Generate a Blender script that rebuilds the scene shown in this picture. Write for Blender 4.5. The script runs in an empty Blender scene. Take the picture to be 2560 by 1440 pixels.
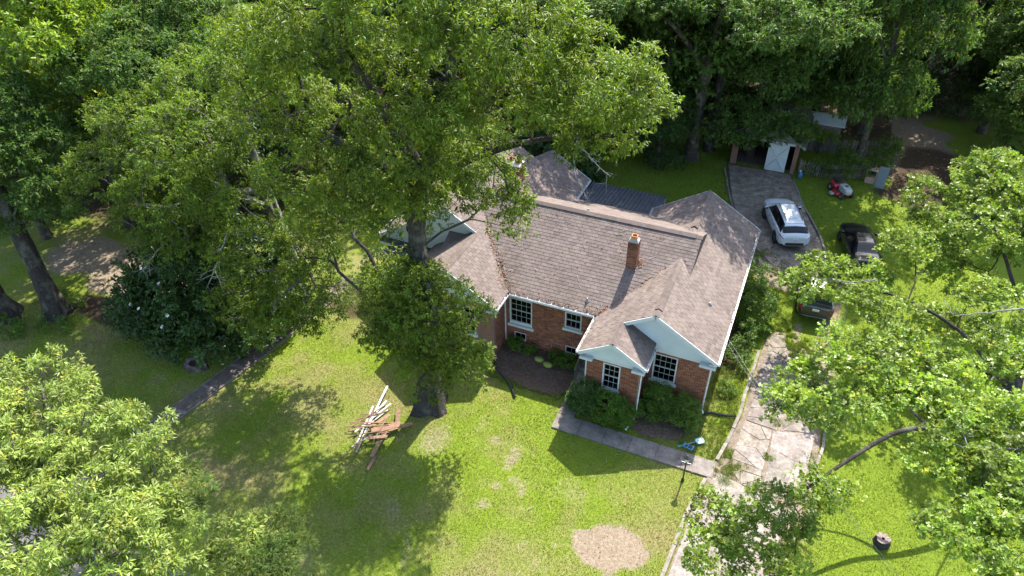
import bpy, bmesh, math, random
import numpy as np
from mathutils import Matrix, Vector

scene = bpy.context.scene
COL = scene.collection
random.seed(7)

# ------------------------------------------------------------------ camera
cam_data = bpy.data.cameras.new('camera')
cam = bpy.data.objects.new('camera', cam_data)
COL.objects.link(cam)
R_ = Vector((0.91624469, 0.40045378, -0.01150834)); U_ = Vector((-0.23679219, 0.56450864, 0.79073349)); F_ = Vector((-0.32314877, 0.72178028, -0.61205237))
cam.matrix_world = Matrix(((R_.x, U_.x, -F_.x, 1.975), (R_.y, U_.y, -F_.y, -24.398), (R_.z, U_.z, -F_.z, 25.436), (0, 0, 0, 1)))
cam_data.sensor_width = 36.0
cam_data.lens = 36.0 * 1810.9 / 2560.0
cam_data.clip_start = 0.5
cam_data.clip_end = 3000
scene.camera = cam

# ------------------------------------------------------------------ sky, sun, exposure
SUN = Vector((0.03, 0.86, 1.0)).normalized()
EL = math.asin(SUN.z)
world = bpy.data.worlds.new('World'); scene.world = world; world.use_nodes = True
wn = world.node_tree
bg = wn.nodes['Background']
sky = wn.nodes.new('ShaderNodeTexSky'); sky.sky_type = 'NISHITA'; sky.sun_disc = False
sky.sun_elevation = EL; sky.sun_rotation = math.atan2(SUN.x, SUN.y)
sky.air_density = 1.0; sky.dust_density = 1.5
wn.links.new(sky.outputs[0], bg.inputs[0]); bg.inputs[1].default_value = 0.15
sl = bpy.data.lights.new('sun', 'SUN'); sl.energy = 3.8; sl.angle = math.radians(0.55); sl.color = (1.0, 0.95, 0.87)
so = bpy.data.objects.new('sun', sl); COL.objects.link(so)
so.rotation_euler = (-SUN).to_track_quat('-Z', 'Y').to_euler(); so.location = (0, 40, 60)
scene.view_settings.view_transform = 'Standard'; scene.view_settings.look = 'None'
scene.view_settings.exposure = 1.85; scene.view_settings.gamma = 1.0
scene.cycles.max_bounces = 6; scene.cycles.diffuse_bounces = 3; scene.cycles.glossy_bounces = 3
scene.cycles.transmission_bounces = 4; scene.cycles.transparent_max_bounces = 8
scene.cycles.use_denoising = True
scene.cycles.sample_clamp_indirect = 6

# ------------------------------------------------------------------ helpers
def rng_(s): return np.random.default_rng(s)

def link(o, parent=None):
    COL.objects.link(o)
    if parent is not None: o.parent = parent
    return o

def tag(o, label=None, cat=None, group=None, kind=None):
    if label: o['label'] = label
    if cat: o['category'] = cat
    if group: o['group'] = group
    if kind: o['kind'] = kind
    return o

def thing(name, label, cat, loc=(0, 0, 0), rz=0.0, group=None):
    o = bpy.data.objects.new(name, None); link(o)
    o.empty_display_size = 0.2
    o.location = loc; o.rotation_euler = (0, 0, rz)
    return tag(o, label, cat, group)

def mesh_np(name, V, F, tint=None, smooth=False):
    """V (n,3), F (m,k) with k constant."""
    V = np.ascontiguousarray(V, dtype=np.float32); F = np.ascontiguousarray(F, dtype=np.int32)
    me = bpy.data.meshes.new(name)
    me.vertices.add(len(V)); me.vertices.foreach_set('co', V.ravel())
    k = F.shape[1]
    me.loops.add(F.size); me.loops.foreach_set('vertex_index', F.ravel())
    me.polygons.add(len(F)); me.polygons.foreach_set('loop_start', np.arange(0, F.size, k, dtype=np.int32))
    me.polygons.foreach_set('loop_total', np.full(len(F), k, dtype=np.int32))
    if smooth: me.polygons.foreach_set('use_smooth', np.ones(len(F), dtype=bool))
    if tint is not None:
        at = me.attributes.new('tint', 'FLOAT_COLOR', 'POINT')
        c = np.ones((len(V), 4), dtype=np.float32); c[:, :3] = tint
        at.data.foreach_set('color', c.ravel())
    me.update(calc_edges=True)
    return me

def obj_from(name, me, mat, parent=None, loc=None, rz=None):
    if mat is not None and len(me.materials) == 0: me.materials.append(mat)
    o = bpy.data.objects.new(name, me); link(o, parent)
    if loc is not None: o.location = loc
    if rz is not None: o.rotation_euler = (0, 0, rz)
    return o

class MB:
    """collects boxes, prisms and tubes, builds one mesh"""
    def __init__(s): s.v = []; s.f = []; s.t = []
    def add(s, v, f, t=None):
        b = len(s.v); s.v += [tuple(x) for x in v]; s.f += [tuple(b + i for i in q) for q in f]
        s.t += [t if t is not None else (1, 1, 1)] * len(v)
        return s
    def box(s, x0, x1, y0, y1, z0, z1, t=None):
        return s.add([(x0, y0, z0), (x1, y0, z0), (x1, y1, z0), (x0, y1, z0), (x0, y0, z1), (x1, y0, z1), (x1, y1, z1), (x0, y1, z1)],
                     [(0, 3, 2, 1), (4, 5, 6, 7), (0, 1, 5, 4), (1, 2, 6, 5), (2, 3, 7, 6), (3, 0, 4, 7)], t)
    def fbox(s, O, A, B, C, t=None):
        """box from corner O along vectors A, B, C"""
        O, A, B, C = map(Vector, (O, A, B, C))
        p = [O, O + A, O + A + B, O + B]; p += [q + C for q in p]
        f = [(0, 3, 2, 1), (4, 5, 6, 7), (0, 1, 5, 4), (1, 2, 6, 5), (2, 3, 7, 6), (3, 0, 4, 7)]
        if A.cross(B).dot(C) < 0: f = [tuple(reversed(q)) for q in f]
        return s.add(p, f, t)
    def bar(s, a, b, w, h=None, t=None, up=(0, 0, 1)):
        """beam from a to b with section w x h"""
        a, b = Vector(a), Vector(b); h = h or w
        d = (b - a).normalized(); up = Vector(up)
        if abs(d.dot(up)) > .98: up = Vector((1, 0, 0))
        x = d.cross(up).normalized(); y = x.cross(d)
        O = a - x * w / 2 - y * h / 2
        return s.fbox(O, x * w, y * h, b - a, t)
    def tube(s, pts, r, n=8, caps=True, t=None):
        pts = [Vector(p) for p in pts]; m = len(pts)
        rr = r if hasattr(r, '__len__') else [r] * m
        vs, fs = [], []
        px = None
        for i, p in enumerate(pts):
            d = (pts[min(i + 1, m - 1)] - pts[max(i - 1, 0)])
            d = d.normalized() if d.length > 1e-9 else Vector((0, 0, 1))
            if px is None:
                px = d.orthogonal().normalized()
            px = (px - d * px.dot(d))
            px = px.normalized() if px.length > 1e-6 else d.orthogonal().normalized()
            py = d.cross(px)
            for k in range(n):
                a = 2 * math.pi * k / n
                vs.append(p + (px * math.cos(a) + py * math.sin(a)) * rr[i])
        for i in range(m - 1):
            for k in range(n):
                k2 = (k + 1) % n
                fs.append((i * n + k, i * n + k2, (i + 1) * n + k2, (i + 1) * n + k))
        if caps:
            fs.append(tuple(reversed(range(n)))); fs.append(tuple((m - 1) * n + k for k in range(n)))
        return s.add(vs, fs, t)
    def lathe(s, c, prof, n=16, t=None):
        """prof [(r,z)] about vertical axis at c"""
        vs, fs = [], []
        for r, z in prof:
            for k in range(n):
                a = 2 * math.pi * k / n
                vs.append((c[0] + r * math.cos(a), c[1] + r * math.sin(a), c[2] + z))
        m = len(prof)
        for i in range(m - 1):
            for k in range(n):
                k2 = (k + 1) % n
                fs.append((i * n + k, i * n + k2, (i + 1) * n + k2, (i + 1) * n + k))
        fs.append(tuple(reversed(range(n)))); fs.append(tuple((m - 1) * n + k for k in range(n)))
        return s.add(vs, fs, t)
    def prism(s, poly, z0, z1, t=None):
        n = len(poly)
        v = [(p[0], p[1], z0) for p in poly] + [(p[0], p[1], z1) for p in poly]
        return s.add(v, [tuple(reversed(range(n))), tuple(range(n, 2 * n))] + [(i, (i + 1) % n, n + (i + 1) % n, n + i) for i in range(n)], t)
    def mesh(s, name, smooth=False):
        me = bpy.data.meshes.new(name); me.from_pydata(s.v, [], s.f)
        at = me.attributes.new('tint', 'FLOAT_COLOR', 'POINT')
        c = np.ones((len(s.v), 4), dtype=np.float32)
        if s.v: c[:, :3] = np.array(s.t, dtype=np.float32)
        at.data.foreach_set('color', c.ravel())
        if smooth: me.polygons.foreach_set('use_smooth', np.ones(len(me.polygons), dtype=bool))
        me.update()
        return me
    def build(s, name, mat, parent=None, smooth=False, bevel=0.0):
        o = obj_from(name, s.mesh(name, smooth), mat, parent)
        if bevel:
            m = o.modifiers.new('bevel', 'BEVEL'); m.width = bevel; m.segments = 2; m.limit_method = 'ANGLE'
        return o

def vnoise(x, y, scale, seed):
    """smooth value noise 0..1"""
    r = rng_(seed).random((64, 64))
    X = np.asarray(x) / scale; Y = np.asarray(y) / scale
    xi = np.floor(X).astype(int); yi = np.floor(Y).astype(int)
    fx = X - xi; fy = Y - yi
    fx = fx * fx * (3 - 2 * fx); fy = fy * fy * (3 - 2 * fy)
    g = lambda a, b: r[a % 64, b % 64]
    return (g(xi, yi) * (1 - fx) + g(xi + 1, yi) * fx) * (1 - fy) + (g(xi, yi + 1) * (1 - fx) + g(xi + 1, yi + 1) * fx) * fy

# ------------------------------------------------------------------ materials
def new_mat(name):
    m = bpy.data.materials.new(name); m.use_nodes = True
    nt = m.node_tree
    return m, nt, nt.nodes['Principled BSDF']

def N(nt, kind, **kw):
    n = nt.nodes.new(kind)
    for k, v in kw.items(): setattr(n, k, v)
    return n

def noise(nt, scale, detail=4, rough=.6, vec=None, dist=0.0):
    n = N(nt, 'ShaderNodeTexNoise'); n.inputs['Scale'].default_value = scale; n.inputs['Detail'].default_value = detail
    n.inputs['Roughness'].default_value = rough; n.inputs['Distortion'].default_value = dist
    if vec is None:
        g = N(nt, 'ShaderNodeNewGeometry'); vec = g.outputs['Position']
    nt.links.new(vec, n.inputs['Vector'])
    return n

def ramp(nt, fac, stops):
    r = N(nt, 'ShaderNodeValToRGB'); nt.links.new(fac, r.inputs[0])
    e = r.color_ramp.elements
    while len(e) < len(stops): e.new(0.5)
    for i, (p, c) in enumerate(stops):
        e[i].position = p; e[i].color = (c[0], c[1], c[2], 1) if hasattr(c, '__len__') else (c, c, c, 1)
    return r

def mixc(nt, fac, a, b, mode='MIX'):
    m = N(nt, 'ShaderNodeMix', data_type='RGBA', blend_type=mode)
    if isinstance(fac, (int, float)): m.inputs[0].default_value = fac
    else: nt.links.new(fac, m.inputs[0])
    for i, x in ((6, a), (7, b)):
        if hasattr(x, 'is_output'): nt.links.new(x, m.inputs[i])
        else: m.inputs[i].default_value = (x[0], x[1], x[2], 1)
    return m.outputs[2]

def bump(nt, height, strength, dist, bsdf):
    b = N(nt, 'ShaderNodeBump'); b.inputs['Strength'].default_value = strength; b.inputs['Distance'].default_value = dist
    nt.links.new(height, b.inputs['Height']); nt.links.new(b.outputs[0], bsdf.inputs['Normal'])

def mat_plain(name, col, rough=.6, var=.12, scale=6, metallic=0.0, spec=.5, coat=0.0, tint=False, bmp=0.0):
    m, nt, b = new_mat(name)
    n = noise(nt, scale, 5)
    lo = tuple(c * (1 - var) for c in col); hi = tuple(min(1, c * (1 + var)) for c in col)
    r = ramp(nt, n.outputs[0], [(.3, lo), (.7, hi)])
    c = r.outputs[0]
    if tint:
        a = N(nt, 'ShaderNodeAttribute', attribute_name='tint')
        c = mixc(nt, 1.0, c, a.outputs['Color'], 'MULTIPLY')
    nt.links.new(c, b.inputs['Base Color'])
    b.inputs['Roughness'].default_value = rough; b.inputs['Metallic'].default_value = metallic
    b.inputs['Specular IOR Level'].default_value = spec; b.inputs['Coat Weight'].default_value = coat
    b.inputs['Coat Roughness'].default_value = .05
    if bmp: bump(nt, noise(nt, scale * 6, 4).outputs[0], .5, bmp, b)
    return m

def mat_leaf(name, col, trans=(1.2, 1.25, .5), tfac=.4, rough=.42, spec=.35):
    m, nt, b = new_mat(name)
    a = N(nt, 'ShaderNodeAttribute', attribute_name='tint')
    c = mixc(nt, 1.0, col, a.outputs['Color'], 'MULTIPLY')
    nt.links.new(c, b.inputs['Base Color'])
    b.inputs['Roughness'].default_value = rough; b.inputs['Specular IOR Level'].default_value = spec
    t = N(nt, 'ShaderNodeBsdfTranslucent')
    tc = mixc(nt, 1.0, c, trans, 'MULTIPLY'); nt.links.new(tc, t.inputs[0])
    mx = N(nt, 'ShaderNodeMixShader'); mx.inputs[0].default_value = tfac
    nt.links.new(b.outputs[0], mx.inputs[1]); nt.links.new(t.outputs[0], mx.inputs[2])
    nt.links.new(mx.outputs[0], nt.nodes['Material Output'].inputs['Surface'])
    return m

def mat_glass(name, col=(.55, .62, .62), rough=.03):
    m, nt, b = new_mat(name)
    tr = N(nt, 'ShaderNodeBsdfTransparent'); tr.inputs[0].default_value = (*col, 1)
    gl = N(nt, 'ShaderNodeBsdfGlossy'); gl.inputs['Roughness'].default_value = rough
    fr = N(nt, 'ShaderNodeFresnel'); fr.inputs[0].default_value = 1.6
    mx = N(nt, 'ShaderNodeMixShader')
    nt.links.new(fr.outputs[0], mx.inputs[0]); nt.links.new(tr.outputs[0], mx.inputs[1]); nt.links.new(gl.outputs[0], mx.inputs[2])
    nt.links.new(mx.outputs[0], nt.nodes['Material Output'].inputs['Surface'])
    return m

def mat_ground():
    m, nt, b = new_mat('ground')
    a = N(nt, 'ShaderNodeAttribute', attribute_name='tint')       # r: soil share, g: dry share, b: litter share
    sep = N(nt, 'ShaderNodeSeparateColor'); nt.links.new(a.outputs['Color'], sep.inputs[0])
    n1 = noise(nt, 1.1, 6); n2 = noise(nt, 9, 6, .7); n3 = noise(nt, 45, 4, .7)
    g1 = ramp(nt, n2.outputs[0], [(.25, (.08, .12, .011)), (.55, (.15, .205, .018)), (.8, (.20, .24, .034))])
    dry = ramp(nt, n2.outputs[0], [(.3, (.13, .135, .035)), (.75, (.27, .23, .11))])
    soil = ramp(nt, n2.outputs[0], [(.25, (.13, .10, .068)), (.55, (.25, .195, .137)), (.85, (.36, .295, .22))])
    lit = ramp(nt, n2.outputs[0], [(.25, (.03, .022, .014)), (.55, (.065, .046, .028)), (.85, (.16, .115, .07))])
    def soft(ch, lo=.35, hi=.65):
        ad = N(nt, 'ShaderNodeMath', operation='ADD'); nt.links.new(ch, ad.inputs[0])
        s1 = N(nt, 'ShaderNodeMath', operation='MULTIPLY_ADD'); nt.links.new(n2.outputs[0], s1.inputs[0]); s1.inputs[1].default_value = .9; s1.inputs[2].default_value = -.45
        nt.links.new(s1.outputs[0], ad.inputs[1])
        mr = N(nt, 'ShaderNodeMapRange'); nt.links.new(ad.outputs[0], mr.inputs[0]); mr.inputs[1].default_value = lo; mr.inputs[2].default_value = hi
        return mr.outputs[0]
    c = mixc(nt, soft(sep.outputs[1], .3, .9), g1.outputs[0], dry.outputs[0])
    c = mixc(nt, soft(sep.outputs[0]), c, soil.outputs[0])
    c = mixc(nt, soft(sep.outputs[2]), c, lit.outputs[0])
    f = ramp(nt, n3.outputs[0], [(.3, .62), (.7, 1.25)])
    c = mixc(nt, 1.0, c, f.outputs[0], 'MULTIPLY')
    nt.links.new(c, b.inputs['Base Color']); b.inputs['Roughness'].default_value = .95; b.inputs['Specular IOR Level'].default_value = .1
    bump(nt, n3.outputs[0], .8, .04, b)
    return m

def mat_concrete(name, base, dark, light, stain=.5, sc=1.0):
    m, nt, b = new_mat(name)
    a = N(nt, 'ShaderNodeAttribute', attribute_name='tint')
    n1 = noise(nt, 1.3 * sc, 6, .65); n2 = noise(nt, 7 * sc, 6, .7); n3 = noise(nt, 60, 3)
    c = ramp(nt, n1.outputs[0], [(.25, dark), (.5, base), (.75, light)])
    d = ramp(nt, n2.outputs[0], [(.3, 1 - stain), (.6, 1.0), (.9, 1.12)])
    k = mixc(nt, 1.0, c.outputs[0], d.outputs[0], 'MULTIPLY')
    e = ramp(nt, n3.outputs[0], [(.3, .85), (.7, 1.1)])
    k = mixc(nt, 1.0, k, e.outputs[0], 'MULTIPLY')
    k = mixc(nt, 1.0, k, a.outputs['Color'], 'MULTIPLY')
    nt.links.new(k, b.inputs['Base Color']); b.inputs['Roughness'].default_value = .9; b.inputs['Specular IOR Level'].default_value = .25
    bump(nt, n3.outputs[0], .5, .01, b)
    return m

def mat_bark(name, c0, c1, c2, sc=1.0):
    m, nt, b = new_mat(name)
    g = N(nt, 'ShaderNodeNewGeometry'); mp = N(nt, 'ShaderNodeMapping'); mp.inputs['Scale'].default_value = (17 * sc, 17 * sc, 3.2 * sc)
    nt.links.new(g.outputs['Position'], mp.inputs['Vector'])
    n1 = noise(nt, 1.0, 6, .7, mp.outputs[0]); n2 = noise(nt, 1.6, 4)
    c = ramp(nt, n1.outputs[0], [(.3, c0), (.55, c1), (.8, c2)])
    lich = ramp(nt, n2.outputs[0], [(.5, 0), (.68, 1)])
    k = mixc(nt, lich.outputs[0], c.outputs[0], tuple(x * 1.0 for x in (c2[0] * 1.1, c2[1] * 1.15, c2[2] * 1.0)))
    nt.links.new(k, b.inputs['Base Color']); b.inputs['Roughness'].default_value = .95; b.inputs['Specular IOR Level'].default_value = .15
    bump(nt, n1.outputs[0], 1.0, .09, b)
    return m

def mat_shingle():
    m, nt, b = new_mat('asphalt_shingle')
    a = N(nt, 'ShaderNodeAttribute', attribute_name='tint')
    n1 = noise(nt, .7, 5, .6); n2 = noise(nt, 70, 3, .7); n3 = noise(nt, 3.5, 5, .65)
    c = ramp(nt, n1.outputs[0], [(.3, (.143, .112, .096)), (.7, (.178, .142, .124))])
    d = ramp(nt, n2.outputs[0], [(.3, .72), (.7, 1.22)])
    k = mixc(nt, 1.0, c.outputs[0], d.outputs[0], 'MULTIPLY')
    e = ramp(nt, n3.outputs[0], [(.25, .66), (.48, 1.0), (.8, 1.06)])
    k = mixc(nt, 1.0, k, e.outputs[0], 'MULTIPLY')
    k = mixc(nt, 1.0, k, a.outputs['Color'], 'MULTIPLY')
    nt.links.new(k, b.inputs['Base Color']); b.inputs['Roughness'].default_value = .92; b.inputs['Specular IOR Level'].default_value = .2
    bump(nt, n2.outputs[0], .5, .006, b)
    return m

def mat_brickwall():
    """far, unseen or foliage-hidden brick faces; near ones are laid brick by brick"""
    m, nt, b = new_mat('brickwork')
    g = N(nt, 'ShaderNodeNewGeometry'); sp = N(nt, 'ShaderNodeSeparateXYZ'); nt.links.new(g.outputs['Position'], sp.inputs[0])
    ad = N(nt, 'ShaderNodeMath', operation='ADD'); nt.links.new(sp.outputs[0], ad.inputs[0]); nt.links.new(sp.outputs[1], ad.inputs[1])
    cb = N(nt, 'ShaderNodeCombineXYZ'); nt.links.new(ad.outputs[0], cb.inputs[0]); nt.links.new(sp.outputs[2], cb.inputs[1])
    t = N(nt, 'ShaderNodeTexBrick'); nt.links.new(cb.outputs[0], t.inputs['Vector'])
    t.inputs['Color1'].default_value = (.20, .088, .055, 1); t.inputs['Color2'].default_value = (.14, .058, .04, 1); t.inputs['Mortar'].default_value = (.30, .24, .2, 1)
    t.inputs['Scale'].default_value = 1.0; t.inputs['Brick Width'].default_value = .213; t.inputs['Row Height'].default_value = .068; t.inputs['Mortar Size'].default_value = .006
    nt.links.new(t.outputs[0], b.inputs['Base Color']); b.inputs['Roughness'].default_value = .9
    return m

M = {}
M['ground'] = mat_ground()
M['shingle'] = mat_shingle()
M['brickwork'] = mat_brickwork = mat_brickwall()
M['brick'] = mat_plain('brick', (.205, .088, .052), .9, .25, 22, tint=True, spec=.2, bmp=.004)
M['mortar'] = mat_plain('mortar', (.34, .29, .25), .95, .15, 20, spec=.1)
M['white'] = mat_plain('white_paint', (.50, .54, .53), .55, .08, 2.2)
M['muntin'] = mat_plain('sash_paint', (.33, .36, .35), .6, .1, 4)
M['gutter'] = mat_plain('white_gutter', (.62, .63, .62), .45, .15, 5)
M['gable'] = mat_plain('gable_paint', (.50, .56, .56), .6, .07, 1.3)
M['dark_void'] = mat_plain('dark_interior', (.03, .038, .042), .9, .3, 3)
M['curtain'] = mat_plain('curtain', (.55, .56, .54), .9, .1, 8)
M['glass'] = mat_glass('window_glass')
M['metal_roof'] = mat_plain('metal_roof', (.050, .056, .062), .75, .4, 2.5, bmp=.003)
M['concrete'] = mat_concrete('drive_concrete', (.215, .185, .155), (.12, .098, .08), (.34, .31, .28), .45, 1.3)
M['concrete_brown'] = mat_concrete('stained_concrete', (.255, .205, .16), (.12, .094, .07), (.42, .36, .30), .5, 1.5)
M['concrete_pale'] = mat_concrete('pale_concrete', (.255, .222, .19), (.15, .122, .098), (.40, .365, .33), .48, 1.2)
M['kerb_stone'] = mat_concrete('kerb_stone', (.24, .21, .18), (.13, .11, .09), (.36, .32, .28), .45, 3)
M['walk'] = mat_concrete('walk_concrete', (.20, .175, .155), (.11, .095, .085), (.29, .26, .235), .35, 1.6)
M['aggregate'] = mat_concrete('aggregate', (.105, .083, .065), (.065, .051, .04), (.145, .118, .094), .2, 3)
M['edge_strip'] = mat_concrete('edge_strip', (.17, .14, .115), (.11, .09, .075), (.22, .19, .16), .3, 3)
M['asphalt'] = mat_concrete('road_asphalt', (.13, .12, .11), (.10, .092, .084), (.16, .148, .137), .2)
M['black_pipe'] = mat_plain('black_plastic', (.015, .017, .018), .35, .2, 6)
M['terracotta'] = mat_plain('terracotta', (.45, .19, .085), .8, .2, 10)
M['cement'] = mat_plain('cement_cap', (.30, .28, .255), .95, .3, 9, bmp=.006)
M['wood_brown'] = mat_plain('weathered_board', (.20, .115, .07), .85, .35, 12, tint=True, bmp=.004)
M['old_board'] = mat_plain('weathered_white_board', (.20, .20, .195), .85, .25, 6)
M['white_board'] = mat_plain('painted_board', (.42, .43, .43), .7, .18, 8, tint=True)
M['fence_wood'] = mat_plain('fence_wood', (.15, .125, .10), .9, .35, 8, tint=True, bmp=.004)
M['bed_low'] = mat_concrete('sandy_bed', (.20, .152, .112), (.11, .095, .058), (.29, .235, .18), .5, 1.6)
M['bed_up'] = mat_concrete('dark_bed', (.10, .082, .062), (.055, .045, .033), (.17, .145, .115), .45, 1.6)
M['mulch'] = mat_concrete('mulch', (.11, .072, .055), (.06, .04, .03), (.19, .135, .105), .5, 6)
M['bare_soil'] = mat_concrete('bare_soil', (.30, .22, .155), (.23, .165, .115), (.37, .285, .21), .25, 4)
M['bark_oak'] = mat_bark('bark_oak', (.018, .014, .012), (.055, .048, .041), (.12, .112, .098))
M['bark_grey'] = mat_bark('bark_grey', (.06, .053, .047), (.16, .148, .132), (.30, .29, .265), 1.6)
M['bark_pale'] = mat_bark('bark_pale', (.16, .15, .135), (.30, .285, .26), (.44, .43, .40), 2.0)
M['bark_dark'] = mat_bark('bark_dark', (.03, .024, .02), (.075, .06, .05), (.16, .14, .12))
M['steel'] = mat_plain('grey_steel', (.22, .22, .215), .5, .15, 12, metallic=.6)
M['black_metal'] = mat_plain('black_metal', (.02, .021, .02), .45, .2, 10)
M['tyre'] = mat_plain('tyre', (.018, .018, .018), .8, .15, 20)
M['rim'] = mat_plain('rim', (.35, .35, .36), .35, .1, 20, metallic=.8)
M['car_white'] = mat_plain('white_car_paint', (.55, .585, .61), .3, .02, 1, coat=1.0)
M['car_black'] = mat_plain('black_car_paint', (.005, .006, .007), .3, .1, 1, coat=.6)
M['car_dark'] = mat_plain('dark_grey_car_paint', (.012, .015, .015), .35, .1, 1, coat=.6)
M['car_glass'] = mat_plain('tinted_glass', (.006, .007, .009), .08, .1, 1, spec=.35)
M['red_lamp'] = mat_plain('red_lamp', (.30, .012, .015), .2, .15, 20, coat=1.0)
M['clear_lamp'] = mat_plain('clear_lamp', (.6, .62, .63), .15, .1, 20, coat=1.0)
M['plate'] = mat_plain('plate', (.72, .70, .68), .5, .06, 40)
M['plate_text'] = mat_plain('plate_text', (.35, .10, .10), .6, .1, 30)
M['red_paint'] = mat_plain('mower_red', (.40, .025, .03), .4, .15, 6, coat=.4)
M['grey_plastic'] = mat_plain('grey_plastic', (.36, .38, .36), .5, .1, 6)
M['teal'] = mat_plain('teal_plastic', (.02, .30, .33), .4, .1, 8)
M['blue'] = mat_plain('blue_plastic', (.04, .17, .32), .4, .15, 8)
M['net'] = mat_plain('pale_net', (.62, .62, .56), .8, .1, 40)
M['yellow'] = mat_plain('yellow_bag', (.20, .24, .04), .6, .3, 9)
M['orange'] = mat_plain('orange_petal', (.75, .16, .02), .6, .1, 9)
M['grey_board'] = mat_plain('blue_grey_board', (.13, .16, .18), .7, .1, 6)
M['box_wood'] = mat_plain('tan_box', (.36, .25, .18), .85, .2, 6)
M['cable'] = mat_plain('pale_cable', (.30, .30, .29), .5, .1, 6)
M['lamp_glass'] = mat_plain('frosted_lamp', (.62, .60, .52), .35, .1, 9)
M['litter'] = mat_leaf('dead_leaf', (.22, .15, .09), (1, .8, .5), .2, .8, .2)
M['twig'] = mat_plain('pale_twig', (.36, .32, .26), .9, .25, 9)
M['petal'] = mat_plain('white_petal', (.82, .82, .76), .6, .05, 6)
M['leaf_oak'] = mat_leaf('oak_leaf', (0.165, 0.25, 0.032), tfac=.42)
M['leaf_whorl'] = mat_leaf('whorled_leaf', (0.215, 0.285, 0.055), tfac=.40)
M['leaf_pecan'] = mat_leaf('narrow_leaf', (0.115, 0.18, 0.019), tfac=.45, spec=.28)
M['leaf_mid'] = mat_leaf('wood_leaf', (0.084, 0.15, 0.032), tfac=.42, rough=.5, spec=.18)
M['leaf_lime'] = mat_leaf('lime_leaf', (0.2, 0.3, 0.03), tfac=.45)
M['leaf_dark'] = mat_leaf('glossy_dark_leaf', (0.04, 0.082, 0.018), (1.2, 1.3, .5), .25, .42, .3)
M['leaf_shrub'] = mat_leaf('shrub_leaf', (0.085, 0.165, 0.018), tfac=.35)
M['leaf_box'] = mat_leaf('box_leaf', (0.055, 0.115, 0.02), tfac=.3, spec=.4)
M['grass'] = mat_leaf('grass_blade', (.185, .255, .036), (1.15, 1.1, .6), .35, .6, .25)

# ================================================================== GROUND
def blob(x, y, cx, cy, rx, ry, soft=.35, seed=1, ns=1.6):
    """0..1 mask of an uneven patch"""
    d = np.hypot((x - cx) / rx, (y - cy) / ry) + (vnoise(x + 50, y + 50, ns, seed) - .5) * .7
    return np.clip((1 - d) / soft + .5, 0, 1)

def seg_dist(x, y, pts):
    best = np.full(np.shape(x), 1e9)
    for (ax, ay), (bx, by) in zip(pts[:-1], pts[1:]):
        dx, dy = bx - ax, by - ay
        t = np.clip(((x - ax) * dx + (y - ay) * dy) / (dx * dx + dy * dy), 0, 1)
        best = np.minimum(best, np.hypot(x - ax - t * dx, y - ay - t * dy))
    return best

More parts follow.
